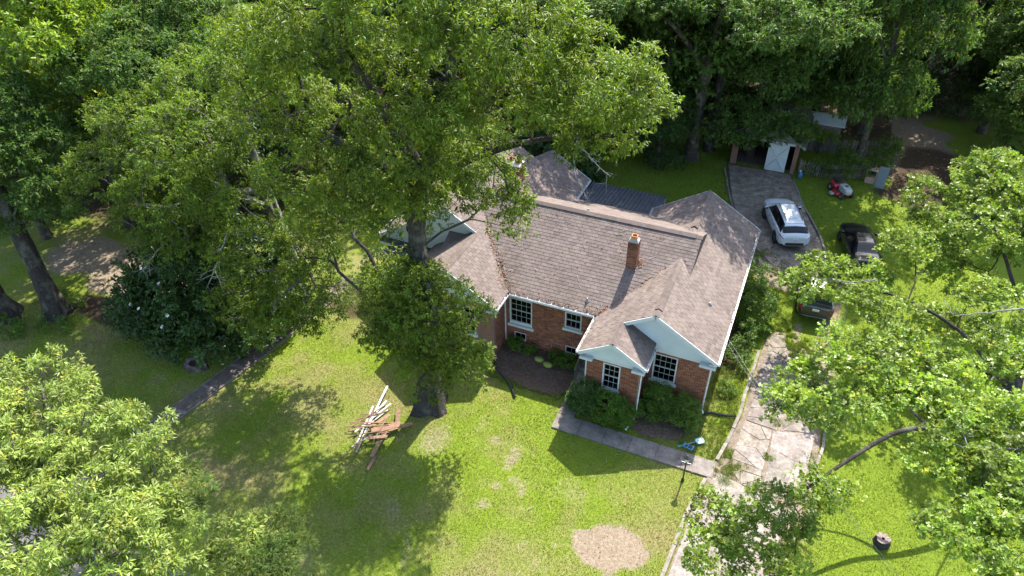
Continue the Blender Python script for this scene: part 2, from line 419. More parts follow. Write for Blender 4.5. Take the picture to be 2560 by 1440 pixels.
def soil_masks(x, y):
    soil = np.zeros_like(x); lit = np.zeros_like(x)
    # two worn wheel tracks and bare ground on the middle of the drive
    soil = np.maximum(soil, np.clip(1.25 - seg_dist(x, y, [(4.0, 1.5), (3.9, 5), (4.0, 8.6)]) / .35, 0, 1) * .7)
    soil = np.maximum(soil, np.clip(1.3 - seg_dist(x, y, [(5.0, 0.5), (5.3, 4), (5.4, 8.6), (5.6, 12)]) / .55, 0, 1) * .85)
    soil = np.maximum(soil, blob(x, y, 4.6, 4.2, 1.6, 2.6, .5, 3) * .75)
    soil = np.maximum(soil, blob(x, y, 3.0, 12.6, 1.9, 1.3, .5, 4) * .9)
    soil = np.maximum(soil, blob(x, y, 5.3, -2.5, .9, 2.6, .5, 5) * .75)
    soil = np.maximum(soil, blob(x, y, -10.2, -6.2, 1.0, 1.4, .9, 6) * .5)
    soil = np.maximum(soil, blob(x, y, -10.8, -9.5, 2.2, 1.3, .9, 7) * .25)
    soil = np.maximum(soil, blob(x, y, -16.5, -6.5, 2.5, 1.2, .9, 8) * .25)
    soil = np.maximum(soil, np.maximum(blob(x, y, -1.55, -8.15, 1.05, 1.1, .6, 2, .5), blob(x, y, -.65, -7.95, .9, .8, .6, 5, .5)))
    soil = np.maximum(soil, blob(x, y, -3.6, -6.2, .9, .7, .6, 9) * .40)
    wear = np.clip((vnoise(x, y, 1.7, 41) * .6 + vnoise(x, y, .55, 42) * .4 - .56) * 4, 0, 1) * np.clip(1.4 - np.hypot((x + 8) / 7.5, (y + 7.5) / 5), 0, 1)
    soil = np.maximum(soil, wear * .6)
    soil = np.maximum(soil, np.clip(1.2 - seg_dist(x, y, [(-10.4, -9.6), (-8.9, -10.6), (-8.3, -12)]) / .5, 0, 1) * .45)
    soil = np.maximum(soil, blob(x, y, -32.5, -1.6, 3.6, 2.3, .7, 10) * .8)
    soil = np.maximum(soil, blob(x, y, -37, -1.6, 3.5, 2.4, .7, 12) * .7)
    lit = np.maximum(lit, blob(x, y, -30.5, -4.6, 3.0, 1.3, .5, 11) * .8)
    soil = np.maximum(soil, blob(x, y, 9.6, 32.5, 2.9, 6.5, .5, 13) * .95)
    lit = np.maximum(lit, blob(x, y, 11.5, 27.5, 4.0, 5.0, .5, 14) * .85)
    lit = np.maximum(lit, np.clip((y - 29) / 6, 0, 1) * .75 * (x < 8) + np.clip((y - 36) / 6, 0, 1) * .75 * (x >= 8))
    lit = np.maximum(lit, np.clip((-x - 27 + .35 * (y + 3)) / 8, 0, 1) * np.clip((y + 1) / 4, 0, 1) * .75)
    lit = np.maximum(lit, np.clip((y - 12) / 4, 0, 1) * np.clip((-11 - x) / 5, 0, 1) * .8)
    lit = np.maximum(lit, blob(x, y, -19.5, 1.5, 2.2, 1.6, .5, 15) * .7)
    lit = np.maximum(lit, blob(x, y, 1.1, 6.2, .9, 3.2, .5, 16) * .75)
    dry = np.clip(vnoise(x, y, 2.3, 21) * .7 + vnoise(x, y, .8, 22) * .5 - .10, 0, 1)
    dry = dry * np.clip(1.0 - np.clip((y - 4) / 5, 0, 1), .25, 1) * np.clip(1 - (x - 5) / 2.0, .15, 1)
    return soil, dry, lit

def gz(x, y):
    return (vnoise(x, y, 3.0, 31) - .5) * .05

def build_ground():
    def axis(lo, hi, flo, fhi, fs):
        a = list(np.arange(flo, fhi + 1e-6, fs))
        st = fs
        p = fhi
        while p < hi: st *= 1.35; p += st; a.append(p)
        st = fs; p = flo
        while p > lo: st *= 1.35; p -= st; a.insert(0, p)
        return np.array(a)
    X = axis(-900, 900, -40, 15, .28); Y = axis(-500, 1200, -16, 38, .28)
    gx, gy = np.meshgrid(X, Y, indexing='ij')
    soil, dry, lit = soil_masks(gx, gy)
    z = gz(gx, gy) * (np.abs(gx) < 60) * (np.abs(gy) < 60)
    V = np.stack([gx, gy, z - .03], -1).reshape(-1, 3)
    nx, ny = gx.shape
    i = np.arange(nx * ny).reshape(nx, ny)
    F = np.stack([i[:-1, :-1], i[1:, :-1], i[1:, 1:], i[:-1, 1:]], -1).reshape(-1, 4)
    t = np.stack([soil, dry, lit], -1).reshape(-1, 3)
    o = obj_from('ground', mesh_np('ground', V, F, t, True), M['ground'])
    tag(o, 'mown green lawn with worn bare patches around the brick house', 'lawn', kind='structure')
build_ground()

# ---------------------------------------------------------------- slabs
def clip_half(poly, px, py, nx, ny):
    """keep side where (p - (px,py)).(nx,ny) <= 0"""
    out = []
    n = len(poly)
    for i in range(n):
        a, b = poly[i], poly[(i + 1) % n]
        da = (a[0] - px) * nx + (a[1] - py) * ny; db = (b[0] - px) * nx + (b[1] - py) * ny
        if da <= 0: out.append(a)
        if (da < 0 < db) or (db < 0 < da):
            t = da / (da - db); out.append((a[0] + t * (b[0] - a[0]), a[1] + t * (b[1] - a[1])))
    return out

def area(p): return abs(sum(p[i][0] * p[(i + 1) % len(p)][1] - p[(i + 1) % len(p)][0] * p[i][1] for i in range(len(p)))) / 2

def inset(poly, d):
    cx = sum(p[0] for p in poly) / len(poly); cy = sum(p[1] for p in poly) / len(poly)
    a = sum(poly[i][0] * poly[(i + 1) % len(poly)][1] - poly[(i + 1) % len(poly)][0] * poly[i][1] for i in range(len(poly)))
    P = list(poly)
    for i in range(len(poly)):
        p, q = poly[i], poly[(i + 1) % len(poly)]
        ex, ey = q[0] - p[0], q[1] - p[1]; l = math.hypot(ex, ey)
        if l < 1e-6: continue
        nx, ny = (ey / l, -ex / l) if a > 0 else (-ey / l, ex / l)
        P = clip_half(P, p[0] - nx * d, p[1] - ny * d, nx, ny)
        if len(P) < 3: return []
    return P

def voronoi_slabs(parent, name, quads, mats, seed, gap=(.004, .016), zt=.05, rough_edge=0.035, tilt=.006):
    """quads: list of (convex polygon, seeds); every cell becomes one slab"""
    R = random.Random(seed)
    out = []
    for poly, k, gp, mt in quads:
        xs = [p[0] for p in poly]; ys = [p[1] for p in poly]
        S = []
        while len(S) < k:
            p = (R.uniform(min(xs), max(xs)), R.uniform(min(ys), max(ys)))
            q = poly
            ok = True; sg = None
            for i in range(len(q)):
                c = (q[(i + 1) % len(q)][0] - q[i][0]) * (p[1] - q[i][1]) - (q[(i + 1) % len(q)][1] - q[i][1]) * (p[0] - q[i][0])
                if sg is None: sg = c > 0
                elif (c > 0) != sg: ok = False
            if ok: S.append(p)
        for i, s in enumerate(S):
            c = list(poly)
            for j, t in enumerate(S):
                if i == j: continue
                c = clip_half(c, (s[0] + t[0]) / 2, (s[1] + t[1]) / 2, t[0] - s[0], t[1] - s[1])
                if len(c) < 3: break
            if len(c) < 3: continue
            c = inset(c, R.uniform(*gp))
            if len(c) < 3 or area(c) < .02: continue
            # roughen the broken edges
            d = []
            for a in range(len(c)):
                p, q = c[a], c[(a + 1) % len(c)]
                l = math.hypot(q[0] - p[0], q[1] - p[1]); m = max(1, int(l / .25))
                for b in range(m):
                    f = b / m
                    x = p[0] + (q[0] - p[0]) * f; y = p[1] + (q[1] - p[1]) * f
                    if b: x += R.uniform(-1, 1) * rough_edge * .4; y += R.uniform(-1, 1) * rough_edge * .4
                    d.append((x, y))
            n = len(d)
            tx, ty = R.uniform(-tilt, tilt), R.uniform(-tilt, tilt)
            z1 = zt + R.uniform(-.006, .006)
            cx = sum(p[0] for p in d) / n; cy = sum(p[1] for p in d) / n
            tt = R.uniform(.9, 1.08); tt = (tt, tt * R.uniform(.97, 1.0), tt * R.uniform(.93, 1.0))
            top = [(p[0], p[1], z1 + (p[0] - cx) * tx + (p[1] - cy) * ty) for p in d]
            ring = [(cx + (p[0] - cx) * .96, cy + (p[1] - cy) * .96, p[2] + .006) for p in top]
            bot = [(p[0], p[1], -.08) for p in top]
            b = MB()
            b.add(bot + top + ring, [(i2, (i2 + 1) % n, n + (i2 + 1) % n, n + i2) for i2 in range(n)] +
                  [(n + i2, n + (i2 + 1) % n, 2 * n + (i2 + 1) % n, 2 * n + i2) for i2 in range(n)] + [tuple(range(2 * n, 3 * n))], tt)
            if area(d) > 0:
                sgn = sum(d[i2][0] * d[(i2 + 1) % n][1] - d[(i2 + 1) % n][0] * d[i2][1] for i2 in range(n))
                if sgn < 0: b.f = [tuple(reversed(q)) for q in b.f]
            out.append(b.build(name, M[mt], parent))
    return out

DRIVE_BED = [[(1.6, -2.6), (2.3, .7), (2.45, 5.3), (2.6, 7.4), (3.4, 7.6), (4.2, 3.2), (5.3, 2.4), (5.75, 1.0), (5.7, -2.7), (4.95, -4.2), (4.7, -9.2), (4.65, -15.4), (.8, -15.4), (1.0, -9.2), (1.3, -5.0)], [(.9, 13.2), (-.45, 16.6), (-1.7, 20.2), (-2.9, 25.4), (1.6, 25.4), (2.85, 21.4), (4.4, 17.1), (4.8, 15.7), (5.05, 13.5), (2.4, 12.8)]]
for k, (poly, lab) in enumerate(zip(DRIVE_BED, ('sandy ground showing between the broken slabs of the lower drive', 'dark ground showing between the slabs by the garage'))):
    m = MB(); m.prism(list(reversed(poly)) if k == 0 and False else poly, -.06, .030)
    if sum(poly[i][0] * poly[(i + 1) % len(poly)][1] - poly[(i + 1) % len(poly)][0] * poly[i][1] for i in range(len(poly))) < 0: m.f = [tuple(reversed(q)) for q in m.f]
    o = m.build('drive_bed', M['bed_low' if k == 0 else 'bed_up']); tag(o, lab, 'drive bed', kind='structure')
drive = bpy.data.objects.new('driveway', None); link(drive)
tag(drive, 'cracked concrete driveway running past the house to the garage', 'driveway', kind='structure')
DRIVE_Q = [
    ([(1.35, -5.0), (4.75, -4.6), (4.55, -9.2), (1.05, -9.2)], 4, (.004, .010), 'concrete_pale'),
    ([(1.05, -9.2), (4.55, -9.2), (4.5, -15.4), (.85, -15.4)], 4, (.004, .010), 'concrete_pale'),
    ([(1.75, -3.3), (2.0, -2.9), (4.9, -3.7), (4.75, -4.6), (1.35, -5.0)], 2, (.004, .010), 'concrete_pale'),
    ([(2.4, -2.6), (3.6, -1.9), (3.75, -3.4), (2.9, -3.1)], 5, (.005, .028), 'concrete_pale'),
    ([(2.3, -1.9), (2.45, .6), (3.7, .4), (3.65, -2.0)], 6, (.004, .018), 'concrete_pale'),
    ([(3.75, .4), (5.5, .9), (5.35, -2.6), (3.8, -3.5)], 3, (.004, .012), 'concrete_pale'),
    ([(2.5, .6), (2.62, 3.0), (4.1, 3.0), (3.9, .5)], 8, (.004, .022), 'concrete'),
    ([(2.62, 3.0), (2.65, 5.2), (3.9, 5.4), (4.1, 3.0)], 8, (.005, .028), 'concrete'),
    ([(2.65, 5.2), (2.75, 7.2), (3.35, 7.4), (3.9, 5.4)], 6, (.02, .06), 'concrete'),
    ([(4.0, 1.3), (5.1, 2.4), (5.5, .95), (4.1, .6)], 4, (.02, .05), 'concrete'),
    ([(.2, 15.6), (-.35, 16.6), (4.3, 17.1), (4.65, 15.7), (4.9, 13.6), (2.4, 13.0)], 15, (.004, .022), 'concrete_brown'),
    ([(-.35, 16.6), (-1.6, 20.2), (2.75, 21.4), (4.3, 17.1)], 13, (.004, .016), 'concrete_brown'),
    ([(-1.6, 20.2), (-2.8, 25.2), (1.5, 25.3), (2.75, 21.4)], 9, (.004, .012), 'concrete_brown'),
    ([(1.2, 13.2), (.9, 14.0), (2.3, 13.6), (2.2, 12.9)], 4, (.04, .09), 'concrete_brown'),
]
voronoi_slabs(drive, 'slab', DRIVE_Q, None, 11)

def curb(label, pts, w, h, mat, seed, seglen=1.1):
    """kerb of separate cast blocks"""
    R = random.Random(seed)
    t = bpy.data.objects.new('kerb', None); link(t); tag(t, label, 'kerb', kind='structure')
    P = [Vector((p[0], p[1], 0)) for p in pts]
    for a, b in zip(P[:-1], P[1:]):
        L = (b - a).length; k = max(1, round(L / seglen)); d = (b - a) / k
        for i in range(k):
            s = a + d * i; e = a + d * (i + 1)
            j = R.uniform(-.02, .02)
            u = (e - s).normalized(); n = Vector((-u.y, u.x, 0))
            tt = R.uniform(.8, 1.1)
            m = MB(); hh = h + R.uniform(-.015, .015)
            m.fbox(s + n * (j - w / 2) + u * .008 + Vector((0, 0, -.1)), u * ((e - s).length - .016), n * w, Vector((0, 0, hh + .1)), (tt, tt, tt * .97))
            m.build('kerb_block', M[mat], t, bevel=.012)
curb('pale concrete kerb between the drive and the house side yard', [(2.36, 5.6), (2.21, 2.46), (2.17, .79), (1.93, -1.14), (1.72, -2.25)], .15, .12, 'kerb_stone', 1)
curb('pale concrete kerb along the front lawn below the walk', [(1.46, -3.42), (1.3, -4.42), (1.1, -5.75), (.92, -8.4), (.75, -15.0)], .15, .12, 'kerb_stone', 2)
curb('dark stained kerb along the grass by the white car', [(1.85, 24.6), (2.8, 21.46), (4.08, 18.33), (4.82, 15.79), (5.1, 13.8)], .12, .07, 'kerb_stone', 3)
curb('broken concrete kerb edging the drive beside the big oak', [(5.95, 1.8), (5.9, .5), (5.75, -.9)], .13, .08, 'kerb_stone', 4, .6)
curb('low kerb between the back lawn and the drive', [(-2.95, 24.6), (-1.75, 20.26), (-.5, 16.7)], .11, .06, 'kerb_stone', 5)

def slab_path(name, label, quads, mat, seed, z=.05):
    R = random.Random(seed)
    t = bpy.data.objects.new(name, None); link(t); tag(t, label, 'path', kind='structure')
    for q in quads:
        tt = R.uniform(.85, 1.08)
        m = MB(); m.prism(q, -.08, z + R.uniform(-.006, .006), (tt, tt * .98, tt * .96))
        if sum(q[i][0] * q[(i + 1) % len(q)][1] - q[(i + 1) % len(q)][0] * q[i][1] for i in range(len(q))) < 0:
            m.f = [tuple(reversed(x)) for x in m.f]
        m.build('slab', M[mat], t, bevel=.008)
    return t
qs = [[(-5.62, -.3), (-4.86, -.3), (-4.86, -1.3), (-5.62, -1.3)], [(-5.62, -1.32), (-4.86, -1.32), (-4.86, -2.33), (-5.62, -2.33)]]
ux = [-5.62, -4.4, -3.2, -2.0, -.8, .36, 1.72]
for a, b in zip(ux[:-1], ux[1:]): qs.append([(a + .006, -3.28), (b - .006, -3.28), (b - .006, -2.35), (a + .006, -2.35)])
slab_path('front_walk', 'grey concrete front walk from the steps to the drive', qs, 'walk', 3)

lw = bpy.data.objects.new('porch_walk', None); link(lw)
tag(lw, 'dark aggregate walk with pale bands beside the magnolia', 'path', kind='structure')
def lwx(v): return -21.35 - .20 * (-(v) - 4.4) * .9 if v < -4.4 else -21.35 + .12 * (v + 4.4)
vv = 3.0
while vv > -15.2:
    a, b = vv, vv - 1.75
    m = MB(); m.prism([(lwx(a) - .42, a - .1), (lwx(b) - .42, b + .1), (lwx(b) + .42, b + .1), (lwx(a) + .42, a - .1)], -.08, .045); m.build('slab', M['aggregate'], lw)
    m = MB(); m.prism([(lwx(b) - .5, b + .09), (lwx(b) - .5, b - .09), (lwx(b) + .5, b - .09), (lwx(b) + .5, b + .09)], -.08, .055); m.build('cross_band', M['edge_strip'], lw)
    for sx in (-1, 1):
        m = MB(); x0, x1 = (.43, .5) if sx > 0 else (-.5, -.43)
        m.prism([(lwx(a) + x0, a - .1), (lwx(b) + x0, b + .1), (lwx(b) + x1, b + .1), (lwx(a) + x1, a - .1)], -.08, .05); m.build('side_band', M['edge_strip'], lw)
    vv = b

m = MB(); m.box(-120, 120, -30, -15.45, -.05, .02); o = m.build('street', M['asphalt']); tag(o, 'grey asphalt street glimpsed under the near tree', 'street', kind='structure')

# mulch bed and bare patch: low uneven sheets
def patch(name, label, cat, poly, mat, z, seed, sub=.12, amp=.03):
    R = rng_(seed)
    xs = np.array([p[0] for p in poly]); ys = np.array([p[1] for p in poly])
    n = len(poly); cx, cy = xs.mean(), ys.mean()
    ang = np.linspace(0, 2 * np.pi, 73)[:-1]
    pa = np.unwrap(np.arctan2(ys - cy, xs - cx)); pr = np.hypot(xs - cx, ys - cy)
    o_ = np.argsort(np.mod(pa, 2 * np.pi)); pa2 = np.mod(pa, 2 * np.pi)[o_]; pr2 = pr[o_]
    rad = np.interp(ang, np.concatenate([pa2 - 2 * np.pi, pa2, pa2 + 2 * np.pi]), np.tile(pr2, 3))
    rad = rad * (1 + (vnoise(np.cos(ang) * 3 + 20, np.sin(ang) * 3 + 20, .5, seed) - .5) * .10 + (vnoise(np.cos(ang) * 9 + 20, np.sin(ang) * 9 + 20, .5, seed) - .5) * .08)
    rings = np.linspace(0, 1, 12); V = []; F = []
    for k, f in enumerate(rings):
        x = cx + np.cos(ang) * rad * f; y = cy + np.sin(ang) * rad * f
        zz = z + (vnoise(x, y, .35, seed + 1) - .5) * amp - (.035 if k == 11 else 0)
        V.append(np.stack([x, y, zz], -1))
    V = np.concatenate(V); A = len(ang)
    for k in range(11):
        i = np.arange(A); j = (i + 1) % A
        F.append(np.stack([k * A + i, (k + 1) * A + i, (k + 1) * A + j, k * A + j], -1))
    o = obj_from(name, mesh_np(name, V, np.concatenate(F), np.ones((len(V), 3)), True), M[mat])
    return tag(o, label, cat, kind='structure')
patch('mulch_bed', 'dark mulch bed along the recessed brick wall', 'flower bed', [(-9.85, 1.35), (-9.8, -.6), (-8.6, -1.2), (-7.2, -1.35), (-5.75, -1.1), (-5.7, 1.35)], 'mulch', .05, 4, amp=.06)
patch('shrub_bed', 'dark earth bed under the shrubs at the front corner', 'flower bed', [(-2.3, .3), (-2.25, -1.9), (-.9, -1.9), (.3, -1.2), (.45, .3)], 'mulch', .035, 6)

# ================================================================== HOUSE
house = thing('brick_house', 'red brick house with brown shingle roof and white gables', 'house', (-7, 3, 0))
HL = Vector(house.location)
def H(o):
    """child of the house, geometry given in world space"""
    o.parent = house; o.matrix_parent_inverse = Matrix.Translation(-HL); return o

ZE = 3.483; SW = 0.6138; SM = 0.4987
R = random.Random(5)
# roof planes: name, origin on eave, A along eave, La, up-slope horizontal dir, horizontal run, slope
PL = [
    ('main', (-14.0, 1.113), (1, 0), 12.52, (0, 1), 4.813, SM),
    ('main', (-1.48, 10.739), (-1, 0), 12.52, (0, -1), 4.813, SM),
    ('wing', (.774, 0.0), (0, 1), 11.565, (-1, 0), 2.921, SW),
    ('wing', (-5.068, 11.565), (0, -1), 11.565, (1, 0), 2.921, SW),
    ('bump', (-5.068, 0.0), (0, -1), 1.546, (1, 0), 1.53, SW),
    ('bump', (-2.008, -1.546), (0, 1), 1.86, (-1, 0), 1.53, SW),
    ('lwing', (-9.68, 3.15), (0, 1), 8.4, (-1, 0), 4.32, SW),
    ('lwing', (-18.32, 11.55), (0, -1), 8.4, (1, 0), 4.32, SW),
    ('lbump', (-9.68, -.312), (0, 1), 3.46, (-1, 0), 2.635, SW),
    ('lbump', (-14.95, 3.45), (0, -1), 3.762, (1, 0), 2.635, SW),
    ('ell', (-9.6, 8.0), (0, 1), 5.3, (-1, 0), 2.45, SW),
    ('ell', (-14.5, 13.3), (0, -1), 5.3, (1, 0), 2.45, SW),
]
def plane_z(p, x, y):
    _, O, A, La, B, run, s = p
    a = (x - O[0]) * A[0] + (y - O[1]) * A[1]; b = (x - O[0]) * B[0] + (y - O[1]) * B[1]
    if -1e-6 <= a <= La + 1e-6 and -1e-6 <= b <= run + 1e-6: return ZE + s * b
    return None

roof = bpy.data.objects.new('roof', None); link(roof); H(roof)
def Rf(o): o.parent = roof; o.matrix_parent_inverse = (roof.matrix_parent_inverse @ Matrix.Identity(4)); return o
roof.location = (0, 0, 0)
def Rsub(o): o.parent = roof; o.matrix_parent_inverse = Matrix.Identity(4); return o
# roof empty sits at house-local offset so that its children use world coordinates

deck = MB()
for p in PL:
    _, O, A, La, B, run, s = p
    o = Vector((O[0], O[1], ZE)); a = Vector((A[0], A[1], 0)) * La; b = Vector((B[0] * run, B[1] * run, s * run))
    deck.fbox(o - Vector((0, 0, .12)), a, b, Vector((0, 0, .115)), (.8, .8, .8))
o = deck.build('roof_deck', M['shingle']); Rsub(o)

# shingles, every tab its own wedge
tabs = []
EXP = .185; TW = .32
for pi, p in enumerate(PL):
    nm, O, A, La, B, run, s = p
    L = run * math.sqrt(1 + s * s); rows = int(L / EXP)
    ex = L / rows; c = run / L; sn = s * run / L
    Bv = Vector((B[0] * c, B[1] * c, sn)); Av = Vector((A[0], A[1], 0)); Nv = Av.cross(Bv)
    if Nv.z < 0: Nv = -Nv
    for r in range(rows):
        off = (r % 2) * TW / 2 + R.uniform(-.04, .04); a = -off
        while a < La:
            a0 = max(a, 0.0); a1 = min(a + TW - .016, La); a += TW
            if a1 - a0 < .06: continue
            b0 = r * ex; am = (a0 + a1) / 2; bm = (b0 + ex / 2)
            q = Vector((O[0], O[1], ZE)) + Av * am + Bv * bm
            hid = False
            for pj, p2 in enumerate(PL):
                if pj == pi: continue
                z2 = plane_z(p2, q.x, q.y)
                if z2 is not None and z2 > q.z + .012: hid = True; break
            if hid: continue
            tabs.append((pi, a0, a1, b0, ex, Av, Bv, Nv, O))
def tab_verts(w, e, th=.013):
    # local frame: x along eave, y up-slope, z out of the roof
    return [(0, -.012, -.004), (w, -.012, -.004), (w, e * .98, -.004), (0, e * .98, -.004), (0, -.012, th), (w, -.012, th), (w, e * .98, .003), (0, e * .98, .003)]
TABF = [(4, 5, 6, 7), (0, 1, 5, 4), (1, 2, 6, 5), (3, 0, 4, 7)]
def shtint():
    k = R.uniform(.87, 1.13)
    if R.random() < .12: k *= .86
    return (k, k * R.uniform(.97, 1.01), k * R.uniform(.95, 1.01))
# the largest in view: the lower courses of the main slope and of the right wing
full = [i for i, t in enumerate(tabs) if t[0] == 0 and abs(t[2] - t[1] - (TW - .016)) < 1e-6]
full.sort(key=lambda i: tabs[i][3] + (.0 if tabs[i][1] + PL[0][1][0] > -9.5 else 9))
single = set(full[:300])
VAR = []
for k in range(14):
    b = MB(); b.add(tab_verts(TW - .016, tabs[full[0]][4],   .011 + .005 * R.random()), TABF, shtint())
    VAR.append(b.mesh('shingle')); VAR[-1].materials.append(M['shingle'])
mass = MB()
for i, (pi, a0, a1, b0, e, Av, Bv, Nv, O) in enumerate(tabs):
    P0 = Vector((O[0], O[1], ZE)) + Av * a0 + Bv * b0 + Nv * .002
    if i in single:
        ob = bpy.data.objects.new('shingle', VAR[R.randrange(14)]); link(ob)
        mt = Matrix((Av, Bv, Nv)).transposed().to_4x4(); mt.translation = P0
        ob.parent = roof; ob.matrix_parent_inverse = Matrix.Identity(4); ob.matrix_basis = mt
    else:
        v = [P0 + Av * x + Bv * y + Nv * z for x, y, z in tab_verts(a1 - a0, e, .010 + .006 * R.random())]
        f = TABF if Av.cross(Bv).dot(Nv) > 0 else [tuple(reversed(q)) for q in TABF]
        mass.add(v, f, shtint())
o = mass.build('shingle_field', M['shingle']); Rsub(o); o['kind'] = 'stuff'
roof.matrix_parent_inverse = Matrix.Translation(-HL)

# ridge caps (raised vents along the ridges)
def ridge(a, b, w, slope, name='ridge_cap', lift=.05):
    a, b = Vector(a), Vector(b); d = (b - a).normalized(); n = Vector((-d.y, d.x, 0))
    m = MB()
    for s in (-1, 1):
        k = 14
        for i in range(k):
            p = a + (b - a) * (i / k) ; q = a + (b - a) * ((i + 1) / k)
            t = shtint(); t = tuple(x * .84 for x in t)
            O = p + Vector((0, 0, lift)); Bv = n * s * w - Vector((0, 0, slope * w))
            m.fbox(O, (q - p) * .995, Bv, Vector((0, 0, .02)), t)
    m.fbox(a + n * -w * .9 + Vector((0, 0, -slope * w * .9 - .02)), b - a, n * w * .9 + Vector((0, 0, slope * w * .9)), Vector((0, 0, lift)), (.12, .1, .1))  # near-black strips under both cap sides paint in the cap's shadow edges
    m.fbox(a, b - a, n * w * .9 - Vector((0, 0, slope * w * .9 + .02)), Vector((0, 0, lift)), (.12, .1, .1))
    Rsub(m.build(name, M['shingle']))
zm = ZE + SM * 4.813; zw = ZE + SW * 2.921
ridge((-13.0, 5.926, zm), (-1.75, 5.926, zm), .2, SM)
ridge((-1.75, 5.926, zm - .035), (-1.44, 5.926, zm - .035), .17, SM, lift=.04)
ridge((-2.147, .45, zw), (-2.147, 4.3, zw), .17, SW)
ridge((-2.147, 7.6, zw), (-2.147, 11.0, zw), .17, SW)
ridge((-2.147, -.02, zw - .03), (-2.147, .45, zw - .03), .14, SW, lift=.035)
ridge((-2.147, 11.0, zw - .03), (-2.147, 11.58, zw - .03), .14, SW, lift=.035)
ridge((-3.54, -1.56, ZE + SW * 1.53 - .03), (-3.54, -.1, ZE + SW * 1.53 - .03), .14, SW, lift=.035)
ridge((-12.315, -.32, ZE + SW * 2.635 - .02), (-12.315, 2.95, ZE + SW * 2.635 - .02), .15, SW, lift=.04)
ridge((-14.0, 3.1, ZE + SW * 4.32), (-14.0, 11.5, ZE + SW * 4.32), .17, SW)
ridge((-12.05, 8.6, ZE + SW * 2.45 - .03), (-12.05, 13.3, ZE + SW * 2.45 - .03), .14, SW, lift=.035)

# small end gable where the main roof stands over the wing
zz = lambda y: ZE + SM * (4.813 - abs(y - 5.926))
m = MB()
y0 = 5.926 - 2.3; y1 = 5.926 + 2.3
m.add([(-1.485, y0, zz(y0) - .14), (-1.485, y1, zz(y1) - .14), (-1.485, 5.926, zm - .02), (-1.55, y0, zz(y0) - .14), (-1.55, y1, zz(y1) - .14), (-1.55, 5.926, zm - .02)],
      [(0, 1, 2), (5, 4, 3), (0, 2, 5, 3), (1, 4, 5, 2), (0, 3, 4, 1)], (.55, .5, .5))
H(m.build('end_gable', M['shingle']))

# ---------------------------------------------------------------- walls laid in brick
brick_tint = lambda: (lambda k: (k, k * R.uniform(.85, 1.12), k * R.uniform(.8, 1.15)))(R.choice([.7, .85, 1, 1, 1.1, 1.25, 1.4]) * R.uniform(.9, 1.1))
BV = []
for k in range(14):
    b = MB(); b.box(0, .2, -.012, .03, 0, .057, brick_tint()); BV.append(b.mesh('brick')); BV[-1].materials.append(M['brick'])
def wall(name, O, A, L, z0, z1, openings, th=.25, laid=True, singles=0, mat='brickwork', soldiers=True):
    """O start point (x,y) of the outer face, A direction along it; outside is to the right of A"""
    A = Vector((A[0], A[1], 0)); Nn = Vector((A.y, -A.x, 0)); O = Vector((O[0], O[1], 0))
    body = MB()
    us = sorted(set([0, L] + [u for o in openings for u in (o[0], o[1])])); zs = sorted(set([z0, z1] + [z for o in openings for z in (o[2], o[3])]))
    for a, b in zip(us[:-1], us[1:]):
        for c, d in zip(zs[:-1], zs[1:]):
            um, zm_ = (a + b) / 2, (c + d) / 2
            if any(o[0] < um < o[1] and o[2] < zm_ < o[3] for o in openings): continue
            body.fbox(O + A * a + Vector((0, 0, c)), A * (b - a), -Nn * th, Vector((0, 0, d - c)))
    w = H(body.build(name, M['mortar'] if laid else M[mat]))
    if not laid: return w
    mass = MB(); nsing = 0
    rows = int((z1 - max(z0, 0)) / .067)
    rot = math.atan2(A.y, A.x)
    def lay(u0, u1, z, h=.057):
        nonlocal nsing
        P = O + A * u0 + Vector((0, 0, z))
        if singles and nsing < singles and abs(u1 - u0 - .2) < 1e-4 and h == .057:
            ob = bpy.data.objects.new('brick', BV[R.randrange(14)]); link(ob, w)
            ob.matrix_parent_inverse = Matrix.Identity(4)
            mt = Matrix.Rotation(rot, 4, 'Z'); mt.translation = P + Nn * R.uniform(-.002, .002); ob.matrix_basis = mt
            nsing += 1
        else:
            mass.fbox(P + Nn * (.012 + R.uniform(-.002, .002)), A * (u1 - u0), -Nn * .03, Vector((0, 0, h)), brick_tint())
    order = list(range(rows)); order.reverse()
    for r in order:
        z = max(z0, 0) + .005 + r * .067
        blocks = []
        for o in openings:
            if o[2] - .0 < z + .057 and z < o[3]: blocks.append((o[0], o[1]))
            elif soldiers and o[3] > .9 and z + .057 > o[3] and z < o[3] + .205: blocks.append((o[0] - .1, o[1] + .1))
        u = -(r % 2) * .105
        while u < L:
            a, b = max(u, 0), min(u + .2, L); u += .21
            segs = [(a, b)]
            for c, d in blocks:
                ns_ = []
                for s, e in segs:
                    if e <= c or s >= d: ns_.append((s, e))
                    else:
                        if s < c: ns_.append((s, c))
                        if e > d: ns_.append((d, e))
                segs = ns_
            for s, e in segs:
                if e - s > .025: lay(s, e, z)
    if soldiers:
        for o in openings:
            if o[3] <= .9: continue
            u = o[0] - .1
            while u + .057 < o[1] + .1:
                if u > 0 and u + .057 < L and o[3] + .2 < z1 + .05: mass.fbox(O + A * u + Vector((0, 0, o[3] + .004)) + Nn * .016, A * .057, -Nn * .03, Vector((0, 0, .195)), brick_tint())
                u += .068
    k = mass.build('brick_field', M['brick']); k.parent = w; k.matrix_parent_inverse = Matrix.Identity(4); k['kind'] = 'stuff'
    return w

